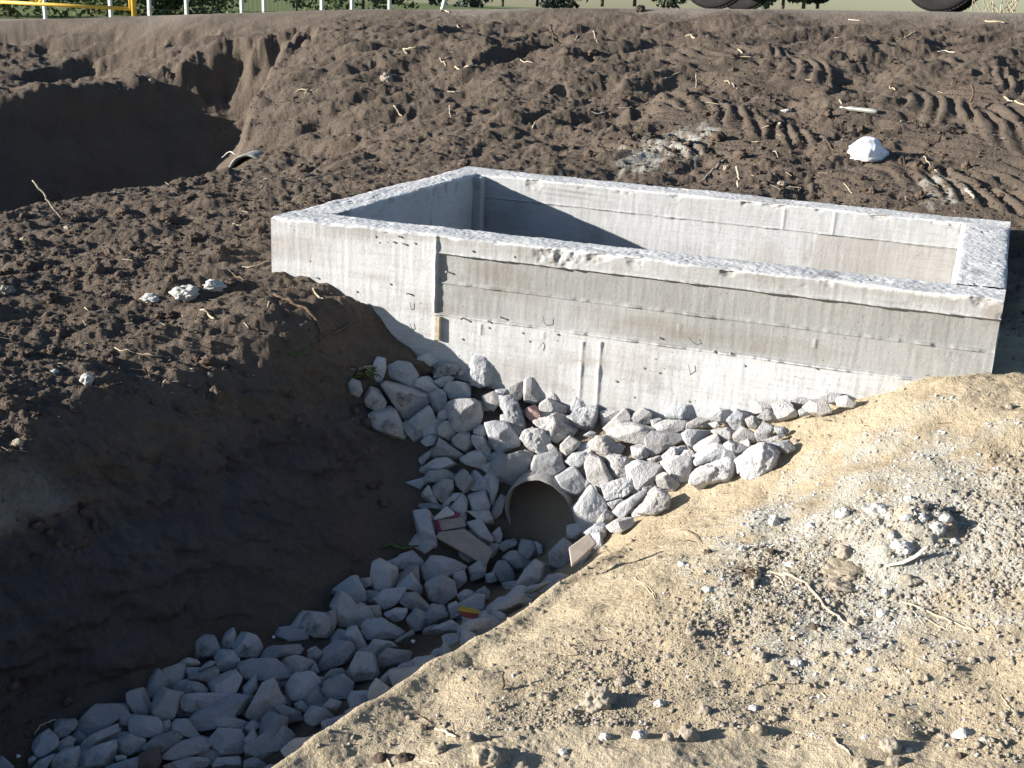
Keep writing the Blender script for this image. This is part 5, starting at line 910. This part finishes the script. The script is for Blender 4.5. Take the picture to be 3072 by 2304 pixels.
# post and wire fence
fen = empty('post_and_wire_fence', (0, 0, 0)); tag(fen, 'white post and wire mesh fence running along the far side of the road', 'fence'); FP = []
for u in (97, 239, 323, 403, 522, 570, 695, 760, 841):
    D = 19+(u-97)/744*9; p = dep(u, 24, D); p[2] = gz_at(p[0], p[1]); FP.append(p); r_ = 3.5*3072/2212/FPX*D; m = MB(); m.box(p+np.array([0, 0, .9]), (r_*2, r_*2, 2.2)); m.build('post', M['post'], fen, bevel=.01)
FP = [FP[0]+(FP[0]-FP[1])*1.2]+FP; p = FP[-1]; q_ = dep(945, 17, 28.4); q_[2] = gz_at(q_[0], q_[1]); t_ = q_+[.45, 0, 1.7]; seg('leaning_post', q_, t_, .055, M['post'], fen, 6)
for z_ in (.12, .45, .8, 1.15, 1.5, 1.8):
    m = MB()
    for a, b in zip(FP[:-1], FP[1:]): m.tube([a+[0, 0, z_], (a+b)/2+[0, 0, z_-.02], b+[0, 0, z_]], .0045, 4)
    m.build('wire', M['wire'], fen)
m = MB()
for a, b in zip(FP[4:-1], FP[5:]):
    k = int(np.linalg.norm(b-a)/.12)
    for i in range(k): c_ = a+(b-a)*(i+.5)/k; m.tube([c_+[0, 0, .1], c_+[0, 0, 1.8]], .004, 3)
m.build('mesh_wire', M['wire'], fen)
# leaf clumps for bushes and trees
def crown(name, n, rx, ry, rz, cz, leaf, mat, parent, seed):
    g = np.random.default_rng(seed); nb = 9; C_ = g.normal(0, .48, (nb, 3))*[rx, ry, rz]; Rb = g.uniform(.35, .62, nb); k = g.integers(0, nb, n); d = g.normal(0, 1, (n, 3)); d /= np.linalg.norm(d, axis=1)[:, None]
    P = C_[k]+d*(g.uniform(.3, 1, n)**.5*Rb[k])[:, None]*[rx, ry, rz]+[0, 0, cz]; P[:, 2] = np.maximum(P[:, 2], .05)
    a = g.normal(0, 1, (n, 3)); a /= np.linalg.norm(a, axis=1)[:, None]; b = np.cross(a, g.normal(0, 1, (n, 3))); b /= np.linalg.norm(b, axis=1)[:, None]; s = leaf*g.uniform(.6, 1.3, (n, 1))
    v = np.stack([P-a*s, P-b*s*.5, P+a*s, P+b*s*.5], 1).reshape(-1, 3); return mesh(name, v, np.arange(4*n).reshape(n, 4), mat, False, parent)
def trunk(parent, h_, r_, seed):
    g = np.random.default_rng(seed); m = MB(); t = np.linspace(0, 1, 7)[:, None]; m.tube(np.array([0, 0, h_])*t+g.normal(0, .03*h_, (7, 3))*t, r_*np.linspace(1, .4, 7), 8)
    for i in range(5): a = g.uniform(0, 6.28); z0 = h_*g.uniform(.35, .85); L_ = h_*.4; m.tube([(0, 0, z0), (math.cos(a)*L_*.5, math.sin(a)*L_*.5, z0+L_*.35), (math.cos(a)*L_, math.sin(a)*L_, z0+L_*.6)], [r_*.5, r_*.3, r_*.1], 6)
    return m.build('trunk', M['trunk'], parent, True)
for i, (u, D, rx, rz, lab) in enumerate([(20, 30, 2.6, 1.5, 'sunlit green bush behind the yellow gate at the left end of the fence'), (190, 34, 2.4, 1.7, 'rounded green bush behind the yellow gate post'), (360, 36, 2.2, 1.2, 'low green bush behind the fence right of the gate post'), (470, 38, 2.4, 1.6, 'bushy green shrub behind the middle fence posts'), (640, 42, 2.6, 1.5, 'green bush behind the wire mesh fence'), (785, 44, 1.9, 1.9, 'dark green bush behind the last fence posts')]):
    p = dep(u, 18, D); p[2] = gz_at(p[0], p[1])-.1; t_ = empty('bush', p); tag(t_, lab, 'bush', 'bushes behind the fence'); crown('crown', 2600, rx, rx*.8, rz, rz*.8, .10, M['foliage'], t_, 500+i); trunk(t_, rz, .06, 520+i)
for i, (u, D, H_, lab) in enumerate([(860, 150, 9, 'far tree right above the last fence post'), (935, 165, 8, 'far tree behind the leaning fence post'), (1010, 160, 10, 'far tree over the pale field, right of leaning post'), (1085, 170, 9, 'far tree in the gap between fence and van, left one'), (1160, 160, 10, 'far tree in the middle of the skyline gap'), (1235, 150, 11, 'dark far tree left of the van'), (1300, 140, 10, 'dense dark far tree just left of the van'), (1370, 140, 11, 'dark far tree nearest the left tyres of the van'), (1440, 145, 9, 'far tree touching the left tyre from behind'), (1650, 130, 5, 'low dark far tree just right of the left tyres'), (1690, 135, 6, 'bushy far tree between the van wheels, left'), (1735, 130, 6.5, 'tall narrow far tree between the van wheels'), (1765, 138, 4.5, 'small far tree between the van wheels, rightmost')]):
    p = dep(u, 22, D); p[2] = gz_at(p[0], p[1]); zt = dep(u, 14 if u < 1500 else 19, D)[2]; p[2] = min(p[2], zt); p[2] = zt
    t_ = empty('tree', p); tag(t_, lab, 'tree', 'far trees on the skyline'); crown('crown', 2200, H_*.42, H_*.42, H_*.42, H_*.5, .45, M['foliage2'], t_, 600+i); trunk(t_, H_*.55, .22, 620+i)
def stalks(u, v, D, n, lab):
    p = dep(u, v, D); p[2] = gz_at(p[0], p[1]); V = []; F = []; ct = 0
    for i in range(n):
        a = r5.uniform(0, 6.28); e_ = np.array([math.cos(a)*.25, math.sin(a)*.25, r5.uniform(.3, .6)]); t = np.linspace(0, 1, 5)[:, None]; b0 = r5.normal(0, .12, 3)*[1, 1, 0]
        v_, f = tube(b0+e_*t+r5.normal(0, .03, (5, 3))*t, .006*np.array([1, .8, .6, .5, .3]), 4, False); V.append(v_); F += [tuple(j+ct for j in g) for g in f]; ct += len(v_)
    tag(mesh('dry_weed', np.concatenate(V), F, M['straw'], True, None, None, p), lab, 'weed')
stalks(2165, 26, 11.5, 22, 'bare dry weed against the sky at the far right road edge')
